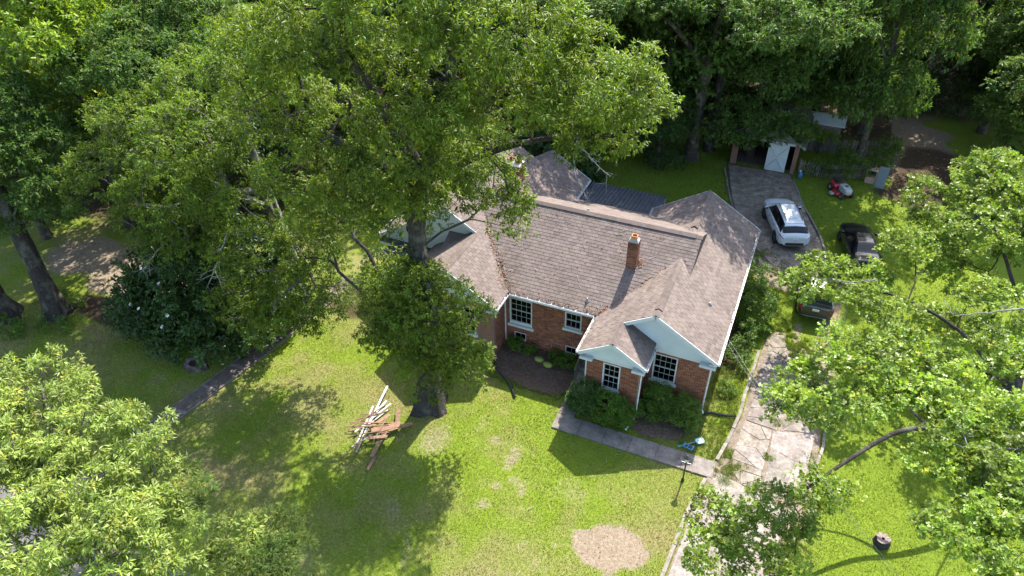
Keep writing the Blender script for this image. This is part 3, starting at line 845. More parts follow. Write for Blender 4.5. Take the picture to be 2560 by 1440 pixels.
WZ = 3.34
W_MAINL = (.27, 1.49, 1.30, 2.98); W_MAINR = (3.23, 4.08, 1.98, 2.98)
B_L = (.52, 1.16, .30, .80); B_R = (3.32, 3.92, .30, .78)
wm = wall('front_wall', (-9.98, 1.4), (1, 0), 5.21, -.1, WZ, [W_MAINL, W_MAINR, B_L, B_R])
wb = wall('entry_wall', (-4.77, -1.2), (1, 0), 2.46, -.1, 3.06, [(.80, 1.61, 1.34, 2.90)], singles=300)
ww = wall('wing_wall', (-2.305, .35), (1, 0), 2.775, -.1, 3.06, [(.275, 1.365, 1.26, 2.86)])
wall('entry_side_wall', (-2.307, -.945), (0, 1), 1.54, -.1, 3.4, [], soldiers=False)
wall('wing_side_wall', (.473, .605), (0, 1), 10.4, -.1, 3.4, [], laid=False)
wall('wing_rear_wall', (.47, 11.26), (-1, 0), 5.24, -.1, 3.4, [], laid=False)
wall('entry_door_wall', (-4.774, 1.395), (0, -1), 2.335, -.1, 3.4, [(.9, 1.85, .35, 2.4)], laid=False)
wall('left_front_wall', (-14.65, 0.0), (1, 0), 4.67, -.1, 3.3, [(1.2, 2.2, 1.2, 2.9), (2.7, 3.7, 1.2, 2.9)], laid=False)
wall('left_side_wall', (-9.976, .255), (0, 1), 1.14, -.1, 3.4, [], laid=True, soldiers=False)
wall('porch_inner_wall', (-14.654, 5.595), (0, -1), 5.335, -.1, 3.4, [], laid=False)
wall('porch_back_wall', (-18.0, 5.6), (1, 0), 3.35, -.1, 3.4, [(1.0, 1.95, .45, 2.5)], laid=False)
wall('west_wall', (-18.0, 11.3), (0, -1), 5.7, -.1, 3.4, [], laid=False)
wall('rear_wall', (-5.0, 10.45), (-1, 0), 13.0, -.1, 3.4, [], laid=False)
wall('ell_wall', (-9.9, 10.4), (0, 1), 2.65, -.1, 3.4, [], laid=False)
wall('ell_rear_wall', (-9.9, 13.05), (-1, 0), 4.3, -.1, 3.4, [], laid=False)
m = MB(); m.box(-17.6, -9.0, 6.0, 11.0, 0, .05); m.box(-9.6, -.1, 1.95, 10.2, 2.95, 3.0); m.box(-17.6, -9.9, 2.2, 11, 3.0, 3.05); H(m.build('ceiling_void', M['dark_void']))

# white timber gables, rakes and returns
def gable(O, A, halfw, zb, slope, ze, over=.3, name='gable', th=.08, clip=None):
    """triangular panel: O = base centre at wall face"""
    A = Vector((A[0], A[1], 0)); Nn = Vector((A.y, -A.x, 0)); O = Vector((O[0], O[1], 0))
    zp = ze + slope * halfw
    m = MB()
    pts = [(-halfw + .25, zb), (halfw - .25, zb), (halfw - .25, ze + slope * .25 - .1), (0, zp - .1), (-halfw + .25, ze + slope * .25 - .1)]
    if clip is not None: pts = [(max(p[0], clip) if p[0] < clip else p[0], p[1] if p[0] >= clip else ze + slope * (clip + halfw) - .1 if i > 2 else p[1]) for i, p in enumerate(pts)]
    n = len(pts)
    fr = [O + A * x + Vector((0, 0, z)) + Nn * .05 for x, z in pts]; bk = [p - Nn * th for p in fr]
    m.add(fr + bk, [tuple(range(n)), tuple(reversed(range(n, 2 * n)))] + [(i, n + i, n + (i + 1) % n, (i + 1) % n) for i in range(n)])
    return H(m.build(name, M['gable']))
def rake(a, b, name='rake_board'):
    m = MB(); m.bar(Vector(a) - Vector((0, 0, .10)), Vector(b) - Vector((0, 0, .10)), .035, .17); H(m.build(name, M['white']))
gable((-2.147, .35), (1, 0), 2.921, 3.06, SW, ZE, clip=-1.75)
gable((-3.54, -1.2), (1, 0), 1.53, 3.06, SW, ZE)
gable((-14.0, 3.45), (1, 0), 4.32, 3.0, SW, ZE)
gable((-12.315, .0), (1, 0), 2.635, 3.3, SW, ZE)
gable((-2.147, 11.25), (-1, 0), 2.921, 3.06, SW, ZE)
gable((-12.05, 13.05), (-1, 0), 2.45, 3.06, SW, ZE)
zr = zw
rake((-2.147, -.02, zr), (.79, -.02, ZE)); rake((-2.147, -.02, zr), (-3.54, -.02, ZE + SW * 1.53))
rake((-3.54, -1.566, ZE + SW * 1.53), (-5.08, -1.566, ZE)); rake((-3.54, -1.566, ZE + SW * 1.53), (-2.0, -1.566, ZE))
rake((-14.0, 3.13, ZE + SW * 4.32), (-18.34, 3.13, ZE)); rake((-14.0, 3.13, ZE + SW * 4.32), (-12.315, 3.13, ZE + SW * 2.635))
rake((-12.315, -.33, ZE + SW * 2.635), (-14.96, -.33, ZE)); rake((-12.315, -.33, ZE + SW * 2.635), (-9.67, -.33, ZE))
rake((-2.147, 11.585, zr), (.79, 11.585, ZE)); rake((-2.147, 11.585, zr), (-5.08, 11.585, ZE))
rake((-12.05, 13.32, ZE + SW * 2.45), (-14.52, 13.32, ZE)); rake((-12.05, 13.32, ZE + SW * 2.45), (-9.58, 13.32, ZE))
def soffit(x0, x1, y0, y1, z, name='cornice_return'):
    m = MB(); m.box(x0, x1, y0, y1, z - .12, z - .02); m.box(x0 + .02, x1 - .02, y0 + .03, y1, z - .03, z + .01); H(m.build(name, M['white'], bevel=.006))
soffit(-5.03, -4.42, -1.52, -1.16, 3.14); soffit(-2.62, -2.03, -1.52, -1.16, 3.14)
soffit(.02, .75, .0, .38, 3.14)
soffit(-10.3, -9.7, -.3, .05, 3.2); soffit(-14.93, -14.3, -.3, .05, 3.2)
m = MB(); m.box(-4.42, -2.62, -1.26, -1.18, 3.0, 3.13); H(m.build('frieze_board', M['white']))
m = MB(); m.box(-2.05, .02, .29, .37, 3.0, 3.13); H(m.build('frieze_board', M['white']))
m = MB(); m.box(-18.3, -14.9, 3.05, 3.5, 2.9, 3.12); H(m.build('porch_beam', M['white'], bevel=.006))
m = MB(); m.box(-18.3, -14.9, 3.0, 3.5, 3.122, 3.17); H(m.build('porch_ledge', M['metal_roof']))
m = MB(); m.box(-18.3, -18.05, 3.5, 11.5, 2.9, 3.2); H(m.build('porch_beam', M['white']))
m = MB(); m.box(-9.6, -5.0, 1.14, 1.43, 3.25, 3.33); H(m.build('soffit', M['white']))
m = MB(); m.box(.44, .74, .05, 11.5, 3.2, 3.28); H(m.build('soffit', M['white']))
# corner boards (white down the brick corners)
m = MB(); m.box(-4.80, -4.74, -1.235, -1.19, .3, 3.05); H(m.build('corner_board', M['white']))

# porch: filigree posts, floor, railings
m = MB(); m.box(-18.1, -14.7, 3.2, 5.55, 0, .42); H(m.build('porch_floor', M['cement']))
def filigree(x, y, z0, z1):
    m = MB()
    for dx in (-.16, .16): m.bar((x + dx, y, z0), (x + dx, y, z1), .03)
    k = 9
    for i in range(k):
        a = z0 + (z1 - z0) * i / k; b = z0 + (z1 - z0) * (i + 1) / k; c = (a + b) / 2
        pts = [(x + .14 * math.cos(t) * (1 if i % 2 else -1), y, c + (b - a) * .5 * math.sin(t)) for t in np.linspace(0, 2 * math.pi, 13)]
        m.tube(pts, .018, 5, False)
        m.bar((x - .15, y, a), (x + .15, y, b), .02); m.bar((x + .15, y, a), (x - .15, y, b), .02)
    H(m.build('filigree_post', M['white']))
filigree(-17.75, 3.35, .42, 2.9); filigree(-15.2, 3.35, .42, 2.9)
for zr_ in (1.25, .75):
    m = MB(); m.bar((-17.6, 3.35, zr_), (-15.3, 3.35, zr_), .05); H(m.build('porch_rail', M['white']))
for i in range(14):
    m = MB(); x = -17.4 + i * .15; m.bar((x, 3.35, .75), (x, 3.35, 1.25), .02); H(m.build('baluster', M['white']))
# wide step, entry steps and railing
m = MB(); m.box(-5.6, -4.8, .45, 1.38, 0, .5); m.box(-5.6, -4.8, .1, .45, 0, .33); m.box(-5.6, -4.8, -.25, .1, 0, .17); H(m.build('entry_steps', M['walk'], bevel=.01))
m = MB(); pts = [(-5.58, 1.3, 1.35), (-5.58, .5, 1.30), (-5.60, .1, 1.1), (-5.62, -.22, .85)]
m.tube(pts, .02, 6); m.tube([(p[0], p[1], p[2] - .62) for p in pts], .016, 6); H(m.build('hand_rail', M['steel']))
for i in range(11):
    f = i / 10; y = 1.28 - 1.5 * f; zt = float(np.interp(-y, [-1.3, -.5, -.1, .22], [1.35, 1.30, 1.1, .85]))
    m = MB(); m.bar((-5.6, y, max(.05, zt - .85 if i % 5 == 0 else zt - .62)), (-5.6, y, zt), .016); H(m.build('baluster', M['steel']))
m = MB(); m.box(-4.80, -4.74, -.45, .5, .35, 2.4); H(m.build('entry_door', M['dark_void']))

# ---------------------------------------------------------------- windows
def window(O, A, u0, u1, z0, z1, cols, rows, sill=.1, curtains=None, apron=0.0, name='window', frame_w=.06):
    """sash window set in a wall; outside to the right of A"""
    A = Vector((A[0], A[1], 0)); Nn = Vector((A.y, -A.x, 0)); O = Vector((O[0], O[1], 0)); Z = Vector((0, 0, 1))
    P = lambda u, z, d: O + A * u + Z * z + Nn * d
    f = MB(); fw = frame_w
    zb = z0 + apron
    f.fbox(P(u0, z0, -.12), A * fw, Nn * .15, Z * (z1 - z0)); f.fbox(P(u1 - fw, z0, -.12), A * fw, Nn * .15, Z * (z1 - z0))
    f.fbox(P(u0 + fw, z1 - fw, -.12), A * (u1 - u0 - 2 * fw), Nn * .148, Z * fw)
    f.fbox(P(u0 + fw, z0, -.12), A * (u1 - u0 - 2 * fw), Nn * .10, Z * (fw * .8 + apron))
    w = H(f.build(name, M['white'], bevel=.004))
    def sub(o): o.parent = w; o.matrix_parent_inverse = Matrix.Identity(4); return o
    if sill:
        s = MB(); s.fbox(P(u0 - sill, z0 - .14, -.06), A * (u1 - u0 + 2 * sill), Nn * .16, Z * .138); sub(s.build('sill', M['white'], bevel=.008))
    x0, x1 = u0 + fw, u1 - fw; y0, y1 = zb + fw * .8, z1 - fw
    cw = (x1 - x0) / cols; rh = (y1 - y0) / rows
    for i in range(1, cols):
        b = MB(); b.fbox(P(x0 + i * cw - .007, y0, -.085), A * .014, Nn * .03, Z * (y1 - y0)); sub(b.build('muntin', M['muntin']))
    for j in range(1, rows):
        b = MB(); t = .05 if (rows % 2 == 0 and j == rows // 2) else .016
        b.fbox(P(x0, y0 + j * rh - t / 2, -.087), A * (x1 - x0), Nn * (.05 if t > .03 else .038), Z * t); sub(b.build('meeting_rail' if t > .03 else 'muntin', M['muntin']))
    pm = MB(); pm.add([(0, 0, 0), (cw - .02, 0, 0), (cw - .02, 0, rh - .02), (0, 0, rh - .02), (0, .006, 0), (cw - .02, .006, 0), (cw - .02, .006, rh - .02), (0, .006, rh - .02)],
                      [(0, 1, 2, 3), (7, 6, 5, 4), (0, 4, 5, 1), (2, 6, 7, 3), (1, 5, 6, 2), (0, 3, 7, 4)])
    me = pm.mesh('pane'); me.materials.append(M['glass'])
    for i in range(cols):
        for j in range(rows):
            o = bpy.data.objects.new('pane', me); link(o); sub(o)
            mt = Matrix.Rotation(math.atan2(A.y, A.x) + R.uniform(-.02, .02), 4, 'Z'); mt.translation = P(x0 + i * cw + .01, y0 + j * rh + .01, -.07); o.matrix_basis = mt
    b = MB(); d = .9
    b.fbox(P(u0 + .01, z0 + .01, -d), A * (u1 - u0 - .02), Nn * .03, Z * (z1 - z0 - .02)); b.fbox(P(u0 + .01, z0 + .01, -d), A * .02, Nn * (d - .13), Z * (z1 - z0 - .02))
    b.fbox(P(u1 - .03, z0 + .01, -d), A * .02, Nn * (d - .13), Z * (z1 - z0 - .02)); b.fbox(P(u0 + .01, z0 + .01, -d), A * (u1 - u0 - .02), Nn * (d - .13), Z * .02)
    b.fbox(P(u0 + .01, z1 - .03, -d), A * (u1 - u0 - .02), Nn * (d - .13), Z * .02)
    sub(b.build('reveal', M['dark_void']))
    for (c0, c1, cz) in (curtains or []):
        n = 14; vs = []; fs = []
        for i in range(n + 1):
            u = c0 + (c1 - c0) * i / n; dd = -.16 + .025 * math.sin(i * 2.1)
            vs += [P(u, cz, dd), P(u, z1 - .05, dd)]
        for i in range(n): fs.append((2 * i, 2 * i + 2, 2 * i + 3, 2 * i + 1))
        k = MB(); k.add(vs, fs); sub(k.build('curtain', M['curtain'], smooth=True))
    return w
window((-9.98, 1.4), (1, 0), *W_MAINL, 4, 4, .1, [(.33, .66, 1.5), (1.10, 1.42, 1.5)], apron=.12)
window((-9.98, 1.4), (1, 0), *W_MAINR, 3, 2, .1)
window((-4.77, -1.2), (1, 0), .80, 1.61, 1.34, 2.90, 3, 4, .04)
window((-2.305, .35), (1, 0), .275, 1.365, 1.26, 2.86, 4, 4, .1)
window((-9.98, 1.4), (1, 0), *B_L, 2, 1, 0, name='basement_window', frame_w=.035)
window((-9.98, 1.4), (1, 0), *B_R, 2, 1, 0, name='basement_window', frame_w=.035)
window((-14.65, 0.0), (1, 0), 1.2, 2.2, 1.2, 2.9, 3, 4, .1)
window((-14.65, 0.0), (1, 0), 2.7, 3.7, 1.2, 2.9, 3, 4, .1)

# ---------------------------------------------------------------- gutters, downpipes, vents, chimneys
def litter_mesh(name, pts, mat, seed, L=(.05, .1), lift=.02, parent=None, tintf=None):
    r = rng_(seed); P = np.asarray(pts, float); n = len(P)
    a = r.random(n) * 2 * np.pi; tl = (r.random(n) - .5) * 1.2
    D = np.stack([np.cos(a) * np.cos(tl), np.sin(a) * np.cos(tl), np.sin(tl)], -1); Nn = np.stack([(r.random(n) - .5) * .9, (r.random(n) - .5) * .9, np.ones(n)], -1)
    k = r.random((n, 1)); t = np.concatenate([.5 + 1.0 * k, .5 + .8 * k * r.random((n, 1)) + .2 * k, .45 + .5 * k], 1)
    if tintf is not None: t = tintf(r, n)
    ln = L[0] + (L[1] - L[0]) * r.random(n)
    return leaf_mesh(name, P + np.array([0, 0, lift]) * r.random((n, 1)), D, Nn, ln, ln * (.35 + .3 * r.random(n)), 'lance2', t)

TEMPL = {
    'lance2': (np.array([(0, 0, 0), (.42, -.5, .07), (1, 0, -.10), (.42, .5, .07)]), np.array([(0, 1, 2), (0, 2, 3)])),
    'lance4': (np.array([(0, 0, 0), (.36, -.5, .06), (1, 0, -.16), (.36, .5, .06), (.52, 0, -.02)]), np.array([(0, 1, 4), (1, 2, 4), (2, 3, 4), (3, 0, 4)])),
    'oak': (np.array([(0, 0, 0), (.48, 0, -.02), (1, 0, -.08), (.36, .46, .05), (.36, -.46, .05), (.78, .52, .04), (.78, -.52, .04)]), np.array([(0, 1, 3), (0, 4, 1), (1, 2, 5), (1, 6, 2)])),
}
def leaf_mesh(name, P, D, Nn, L, W, kind, tint):
    D = D / np.linalg.norm(D, axis=1, keepdims=True)
    S = np.cross(Nn, D); S /= np.maximum(np.linalg.norm(S, axis=1, keepdims=True), 1e-6)
    Nn = np.cross(D, S)
    tv, tf = TEMPL[kind]; k = len(tv); n = len(P)
    V = (P[:, None, :] + tv[None, :, 0, None] * (L[:, None] * D)[:, None, :].reshape(n, 1, 3) + tv[None, :, 1, None] * (W[:, None] * S)[:, None, :] + tv[None, :, 2, None] * (L[:, None] * Nn)[:, None, :])
    F = (np.arange(n)[:, None, None] * k + tf[None]).reshape(-1, 3)
    return mesh_np(name, V.reshape(-1, 3), F, np.repeat(tint, k, axis=0))

def gutter(a, b, out, seed, brackets=True, leaves=60):
    """white trough hung outside the eave line a-b; out = outward unit vector"""
    a, b = Vector(a), Vector(b); out = Vector(out); d = (b - a).normalized(); Z = Vector((0, 0, 1))
    L = (b - a).length
    g = MB()
    o = a + out * .005 - Z * .14
    g.fbox(o, d * L, out * .11, Z * .012); g.fbox(o + out * .10, d * L, out * .014, Z * .115); g.fbox(o - out * .004, d * L, out * .010, Z * .10)
    for e in (a, b - d * .012): g.fbox(e + out * .012 - Z * .128, d * .012, out * .09, Z * .10)
    w = H(g.build('gutter', M['gutter'], bevel=.004))
    k = max(2, int(L / .62))
    for i in range(k if brackets else 0):
        p = a + d * (L * (i + .5) / k)
        c = MB(); c.fbox(p - out * .10 - Z * .008, d * .025, out * .22, Z * .012); x = c.build('bracket', M['gutter']); x.parent = w; x.matrix_parent_inverse = Matrix.Identity(4)
    r = rng_(seed); n = int(leaves * L)
    q = np.array(a)[None] + r.random((n, 1)) * L * np.array(d)[None] + np.array(out)[None] * (.015 + .08 * r.random((n, 1))) + np.array([[0, 0, -.10]]) + np.array([[0, 0, .06]]) * r.random((n, 1))
    x = obj_from('gutter_litter', litter_mesh('gutter_litter', q, None, seed, (.03, .08)), M['litter']); x.parent = w; x.matrix_parent_inverse = Matrix.Identity(4); x['kind'] = 'stuff'
    return w
gutter((.774, 0.0, ZE), (.774, 11.565, ZE), (1, 0, 0), 1)
gutter((-9.55, 1.113, ZE), (-5.2, 1.113, ZE), (0, -1, 0), 2, leaves=25)
gutter((-5.068, -1.56, ZE), (-5.068, .95, ZE), (-1, 0, 0), 3)
gutter((-2.008, -1.56, ZE), (-2.008, -.02, ZE), (1, 0, 0), 4, leaves=15)
gutter((-9.68, -.33, ZE), (-9.68, .95, ZE), (1, 0, 0), 5)
gutter((-9.6, 10.6, ZE), (-9.6, 13.3, ZE), (1, 0, 0), 6, leaves=10)
gutter((-5.068, 10.2, ZE), (-5.068, 11.55, ZE), (-1, 0, 0), 7, leaves=10)
gutter((-18.32, 3.15, ZE), (-18.32, 11.5, ZE), (-1, 0, 0), 8, leaves=6, brackets=False)
def downpipe(pts, name='downpipe'):
    m = MB()
    for a, b in zip(pts[:-1], pts[1:]): m.bar(a, b, .07, .055)
    H(m.build(name, M['gutter'], bevel=.008))
downpipe([(-1.95, -1.45, 3.38), (-2.18, -1.3, 3.1), (-2.22, -1.27, .18), (-2.3, -1.6, .10), (-2.42, -2.15, .06)])
downpipe([(.72, .1, 3.38), (.55, .28, 3.0), (.52, .30, .2), (.62, .18, .08)])
downpipe([(-9.75, 1.15, 3.4), (-9.93, 1.33, 3.1), (-9.93, 1.34, .15)])
def vent(x, y, z, h=.3, r=.045):
    m = MB(); m.lathe((x, y, z - .1), [(r * 2.6, 0), (r * 2.4, .11), (r, .15), (r, h), (r * .6, h + .01)], 10); H(m.build('vent_pipe', M['steel'], smooth=True))
vent(-5.76, 1.62, 3.735); vent(-.30, 3.1, ZE + SW * 1.07, .22); vent(-7.5, 6.6, zm - SM * .68, .22)

def chimney(x0, x1, y0, y1, z0, z1, flue, name='chimney'):
    c = MB(); c.box(x0, x1, y0, y1, z0, z1); w = H(c.build(name, M['mortar']))
    mass = MB(); rows = int((z1 - z0) / .067)
    for r in range(rows):
        z = z0 + r * .067 + .005
        dark = .55 if r > rows - 5 else (.8 if r > rows - 8 else 1)
        for (O, A, L) in (((x0, y0), (1, 0), x1 - x0), ((x1, y0), (0, 1), y1 - y0), ((x1, y1), (-1, 0), x1 - x0), ((x0, y1), (0, -1), y1 - y0)):
            A = Vector((A[0], A[1], 0)); Nn = Vector((A.y, -A.x, 0)); u = -(r % 2) * .105
            while u < L:
                a, b = max(u, 0), min(u + .2, L); u += .21
                if b - a > .02:
                    t = brick_tint(); mass.fbox(Vector((O[0], O[1], z)) + A * a + Nn * .011, A * (b - a), -Nn * .03, Vector((0, 0, .057)), tuple(q * dark for q in t))
    x = mass.build('brick_field', M['brick']); x.parent = w; x.matrix_parent_inverse = Matrix.Identity(4); x['kind'] = 'stuff'
    cx, cy = (x0 + x1) / 2, (y0 + y1) / 2
    m = MB(); hx, hy = (x1 - x0) / 2, (y1 - y0) / 2
    m.add([(cx - hx, cy - hy, z1), (cx + hx, cy - hy, z1), (cx + hx, cy + hy, z1), (cx - hx, cy + hy, z1), (cx - hx * .62, cy - hy * .62, z1 + .13), (cx + hx * .62, cy - hy * .62, z1 + .13), (cx + hx * .62, cy + hy * .62, z1 + .13), (cx - hx * .62, cy + hy * .62, z1 + .13)],
          [(4, 5, 6, 7), (0, 1, 5, 4), (1, 2, 6, 5), (2, 3, 7, 6), (3, 0, 4, 7), (0, 3, 2, 1)])
    x = m.build('cement_cap', M['cement']); x.parent = w; x.matrix_parent_inverse = Matrix.Identity(4)
    for fx, fy, fs in flue:
        f = MB(); a, b = fs, fs - .035; zt = z1 + .27; zb = z1 + .05
        for (ax, bx, ay, by) in ((-a, a, -a, -b), (-a, a, b, a), (-a, -b, -b, b), (b, a, -b, b)): f.box(fx + ax, fx + bx, fy + ay, fy + by, zb, zt)
        x = f.build('flue_tile', M['terracotta'], bevel=.008); x.parent = w; x.matrix_parent_inverse = Matrix.Identity(4)
    return w
chimney(-4.53, -4.05, 3.57, 4.0, 4.45, 6.30, [(-4.29, 3.785, .14)])
chimney(-13.1, -12.2, 8.5, 9.3, 4.3, 6.15, [(-12.88, 8.9, .15), (-12.42, 8.9, .15)])
m = MB(); m.bar((-4.56, 3.545, 4.69), (-4.02, 3.545, 4.69), .03, .14); H(m.build('chimney_flashing', M['steel']))

# leaves and twigs gathered in the valleys and strewn over the roof
def roof_z(x, y): return max([z for z in (plane_z(p, x, y) for p in PL) if z is not None] or [0])
r = rng_(99); P = []
for k in range(420):
    f = r.random() ** .8; x = -12.2 + f * 2.5; y = 4.1 - f * 2.9; s = .03 + .13 * f
    P.append((x + r.normal() * s, y + r.normal() * s))
for k in range(180):
    f = r.random() ** 2; P.append((-5.05 + f * 2.6 + r.normal() * .07, 1.16 + f * 3.1 + r.normal() * .07))
for k in range(70): P.append((-4.0 + r.normal() * .12, 4.0 + r.normal() * .1))
for k in range(110): P.append((r.uniform(-11, -3), r.uniform(1.3, 5.6)))
for k in range(160): P.append((r.uniform(-9.4, -5.2), 1.16 + abs(r.normal()) * .06))
P = [(x, y, roof_z(x, y) + .02) for x, y in P if roof_z(x, y) > 0]
x = obj_from('roof_litter', litter_mesh('roof_litter', P, None, 5, (.04, .11), .05), M['litter']); H(x); x['kind'] = 'stuff'
tw = MB()
def twig(x, y, L, a, zf, rr=.008, rnd=r):
    pts = []; px, py = x, y
    for i in range(5):
        pts.append((px, py, zf(px, py) + .03 + .02 * rnd.random())); a += rnd.normal() * .35; px += math.cos(a) * L / 5; py += math.sin(a) * L / 5
    tw.tube(pts, [rr, rr, rr * .8, rr * .6, rr * .3], 4, False)
for (x, y, L, n) in ((-6.9, 4.2, .5, 4), (-5.4, 5.0, .6, 3), (-3.6, 4.1, .45, 5), (-3.2, 3.6, .45, 5), (-8.6, 2.2, .4, 3), (-9.8, 3.4, .5, 5), (-6.4, 2.4, .4, 2), (-7.9, 5.2, .4, 2), (-11.2, 3.0, .4, 8), (-10.3, 2.0, .4, 8), (-9.9, 1.5, .3, 6), (-5.0, 1.3, .3, 4)):
    for i in range(n): twig(x + r.normal() * .25, y + r.normal() * .2, L * r.uniform(.6, 1.2), r.uniform(0, 6.28), lambda a, b: max(roof_z(a, b), 3.4))
x = tw.build('roof_twigs', M['twig']); H(x); x['kind'] = 'stuff'

# carport: ribbed metal sheets on posts
cp = thing('carport', 'carport with dark ribbed metal roof behind the main ridge', 'carport', (-7.2, 12.2, 0))
def C(o): o.parent = cp; o.matrix_parent_inverse = Matrix.Translation((7.2, -12.2, 0)); return o
zc = lambda y: 3.36 - (y - 10.3) * .10
for i in range(5):
    x0 = -9.5 + i * .93; m = MB()
    for j in range(4):
        a = x0 + j * .2325
        m.fbox((a, 10.35, zc(10.35)), (.2325 if j < 3 else .23, 0, 0), (0, 3.5, -.35), (0, 0, .012))
        m.fbox((a + .01, 10.35, zc(10.35) + .012), (.08, 0, 0), (0, 3.5, -.35), (0, 0, .06))
    C(m.build('roof_sheet', M['metal_roof']))
for x in (-9.4, -7.1, -4.95):
    m = MB(); m.bar((x, 13.6, 0), (x, 13.6, 2.95), .1); C(m.build('post', M['white']))
m = MB(); m.bar((-9.5, 13.6, 2.92), (-4.85, 13.6, 2.92), .08, .16); C(m.build('beam', M['white']))
m = MB(); m.bar((-9.4, 10.32, 3.36), (-4.9, 10.32, 3.36), .04, .10); C(m.build('flashing', M['gutter']))
m = MB(); m.box(-9.5, -5.1, 10.5, 13.6, -.05, .06); C(m.build('patio_slab', M['walk']))

# ================================================================== TREES AND SHRUBS
def unit(v): return v / np.maximum(np.linalg.norm(v, axis=-1, keepdims=True), 1e-9)

def tubes_np(paths, nside):
    """paths: list of (pts (k,3), radii (k)) -> V, F (quads)"""
    Vs, Fs = [], []; base = 0
    ang = np.arange(nside) * 2 * np.pi / nside
    ca, sa = np.cos(ang), np.sin(ang)
    for pts, rad in paths:
        k = len(pts)
        T = np.gradient(pts, axis=0); T = unit(T)
        ref = np.array([0, 0, 1.0]) if abs(T[0][2]) < .9 else np.array([1.0, 0, 0])
        X = unit(np.cross(T, ref)); Y = np.cross(T, X)
        ring = pts[:, None, :] + (X[:, None, :] * ca[None, :, None] + Y[:, None, :] * sa[None, :, None]) * rad[:, None, None]
        Vs.append(ring.reshape(-1, 3))
        i = np.arange(k - 1)[:, None] * nside; j = np.arange(nside)[None]; j2 = (j + 1) % nside
        Fs.append((base + np.stack([i + j, i + j2, i + nside + j2, i + nside + j], -1)).reshape(-1, 4)); base += k * nside
    return np.concatenate(Vs), np.concatenate(Fs)

def smooth_path(pts, k):
    pts = np.asarray(pts, float); n = len(pts)
    t = np.arange(n); tt = np.linspace(0, n - 1, k)
    out = np.stack([np.interp(tt, t, pts[:, c]) for c in range(pts.shape[1])], -1)
    for _ in range(2):
        o2 = out.copy(); o2[1:-1] = (out[:-2] + 2 * out[1:-1] + out[2:]) / 4; out = o2
    return out

def crown_points(rng, lobes, clump_area):
    """clump centres spread over the shells of ellipsoid lobes; lobes (x,y,z,rx,ry,rz[,dens])"""
    C, Ou, Lb = [], [], []
    for li, lb in enumerate(lobes):
        x, y, z, rx, ry, rz = lb[:6]; dens = lb[6] if len(lb) > 6 else 1.0
        p = 1.6
        S = 4 * np.pi * (((rx * ry) ** p + (rx * rz) ** p + (ry * rz) ** p) / 3) ** (1 / p)
        n = max(4, int(S / clump_area * dens))
        d = unit(rng.normal(size=(n, 3)))
        low = d[:, 2] < -.35; d[low, 2] *= rng.random(low.sum()) * .9     # few clumps underneath
        d = unit(d)
        rad = .62 + .42 * rng.random((n, 1)) ** .6
        c = np.array([x, y, z]) + d * np.array([rx, ry, rz]) * rad
        C.append(c); Ou.append(unit(d / np.array([rx, ry, rz]))); Lb.append(np.full(n, li))
    return np.concatenate(C), np.concatenate(Ou), np.concatenate(Lb)

def build_limbs(rng, trunk_paths, C, rtip=.012, k_exp=.46, sag=.0, mainr=None):
    """grow limbs from the given trunk paths to every clump centre"""
    nodes = []; parent = []; weight = []; plen = []
    fixed = []
    for path in trunk_paths:
        p = np.asarray(path, float)
        for a in range(len(p)):
            nodes.append(p[a, :3]); fixed.append(p[a, 3]); plen.append(p[a, 2] if a else 0)
    NP = np.array(nodes); plen = list(np.linalg.norm(NP - NP[0], axis=1)); par = [-1] * len(NP); nseg = len(NP)
    edges = []
    order = np.argsort(np.min(np.linalg.norm(C[:, None] - NP[None], axis=2), axis=1))
    P = [n for n in NP]
    load = [0.0] * len(P)
    arr = np.zeros((len(P) + len(C) * 4, 3)); arr[:len(P)] = NP; cnt = len(P)
    pl = np.zeros(len(arr)); pl[:cnt] = plen
    minz = np.zeros(len(arr)); 
    parent = np.full(len(arr), -1)
    branch = []
    trunk_top = max(3.0, NP[:, 2].max() * .25)
    for ci in order:
        c = C[ci]
        dv = arr[:cnt] - c
        dist = np.sqrt((dv ** 2).sum(1))
        cost = dist * (1 + .35 * np.clip(dv[:, 2] / (dist + .1), 0, 1)) + .32 * pl[:cnt]
        j = int(np.argmin(cost))
        a = arr[j]; L = dist[j]
        ns = 4 if L > .8 else 3
        t = np.linspace(0, 1, ns)[:, None]
        pts = a + (c - a) * t
        bend = rng.normal(size=3) * L * .10; bend[2] = abs(bend[2]) * .8 - sag * L
        pts += bend * (np.sin(np.pi * t))
        pts[1:-1] += rng.normal(size=(ns - 2, 3)) * L * .05
        prev = j; idx = [j]
        for q in pts[1:]:
            arr[cnt] = q; pl[cnt] = pl[prev] + np.linalg.norm(q - arr[prev]); parent[cnt] = prev; idx.append(cnt); prev = cnt; cnt += 1
        branch.append(idx)
    load = np.zeros(cnt)
    for idx in branch: load[idx[-1]] += 1
    for i in range(cnt - 1, -1, -1):
        if parent[i] >= 0: load[parent[i]] += load[i]
    rad = rtip * np.maximum(load, .6) ** k_exp
    paths = []
    for idx in branch:
        pts = arr[idx].copy(); rr = rad[idx].copy(); rr[0] = min(rr[0], rr[1] * 1.15); rr[-1] *= .55
        paths.append((pts, rr))
    return paths

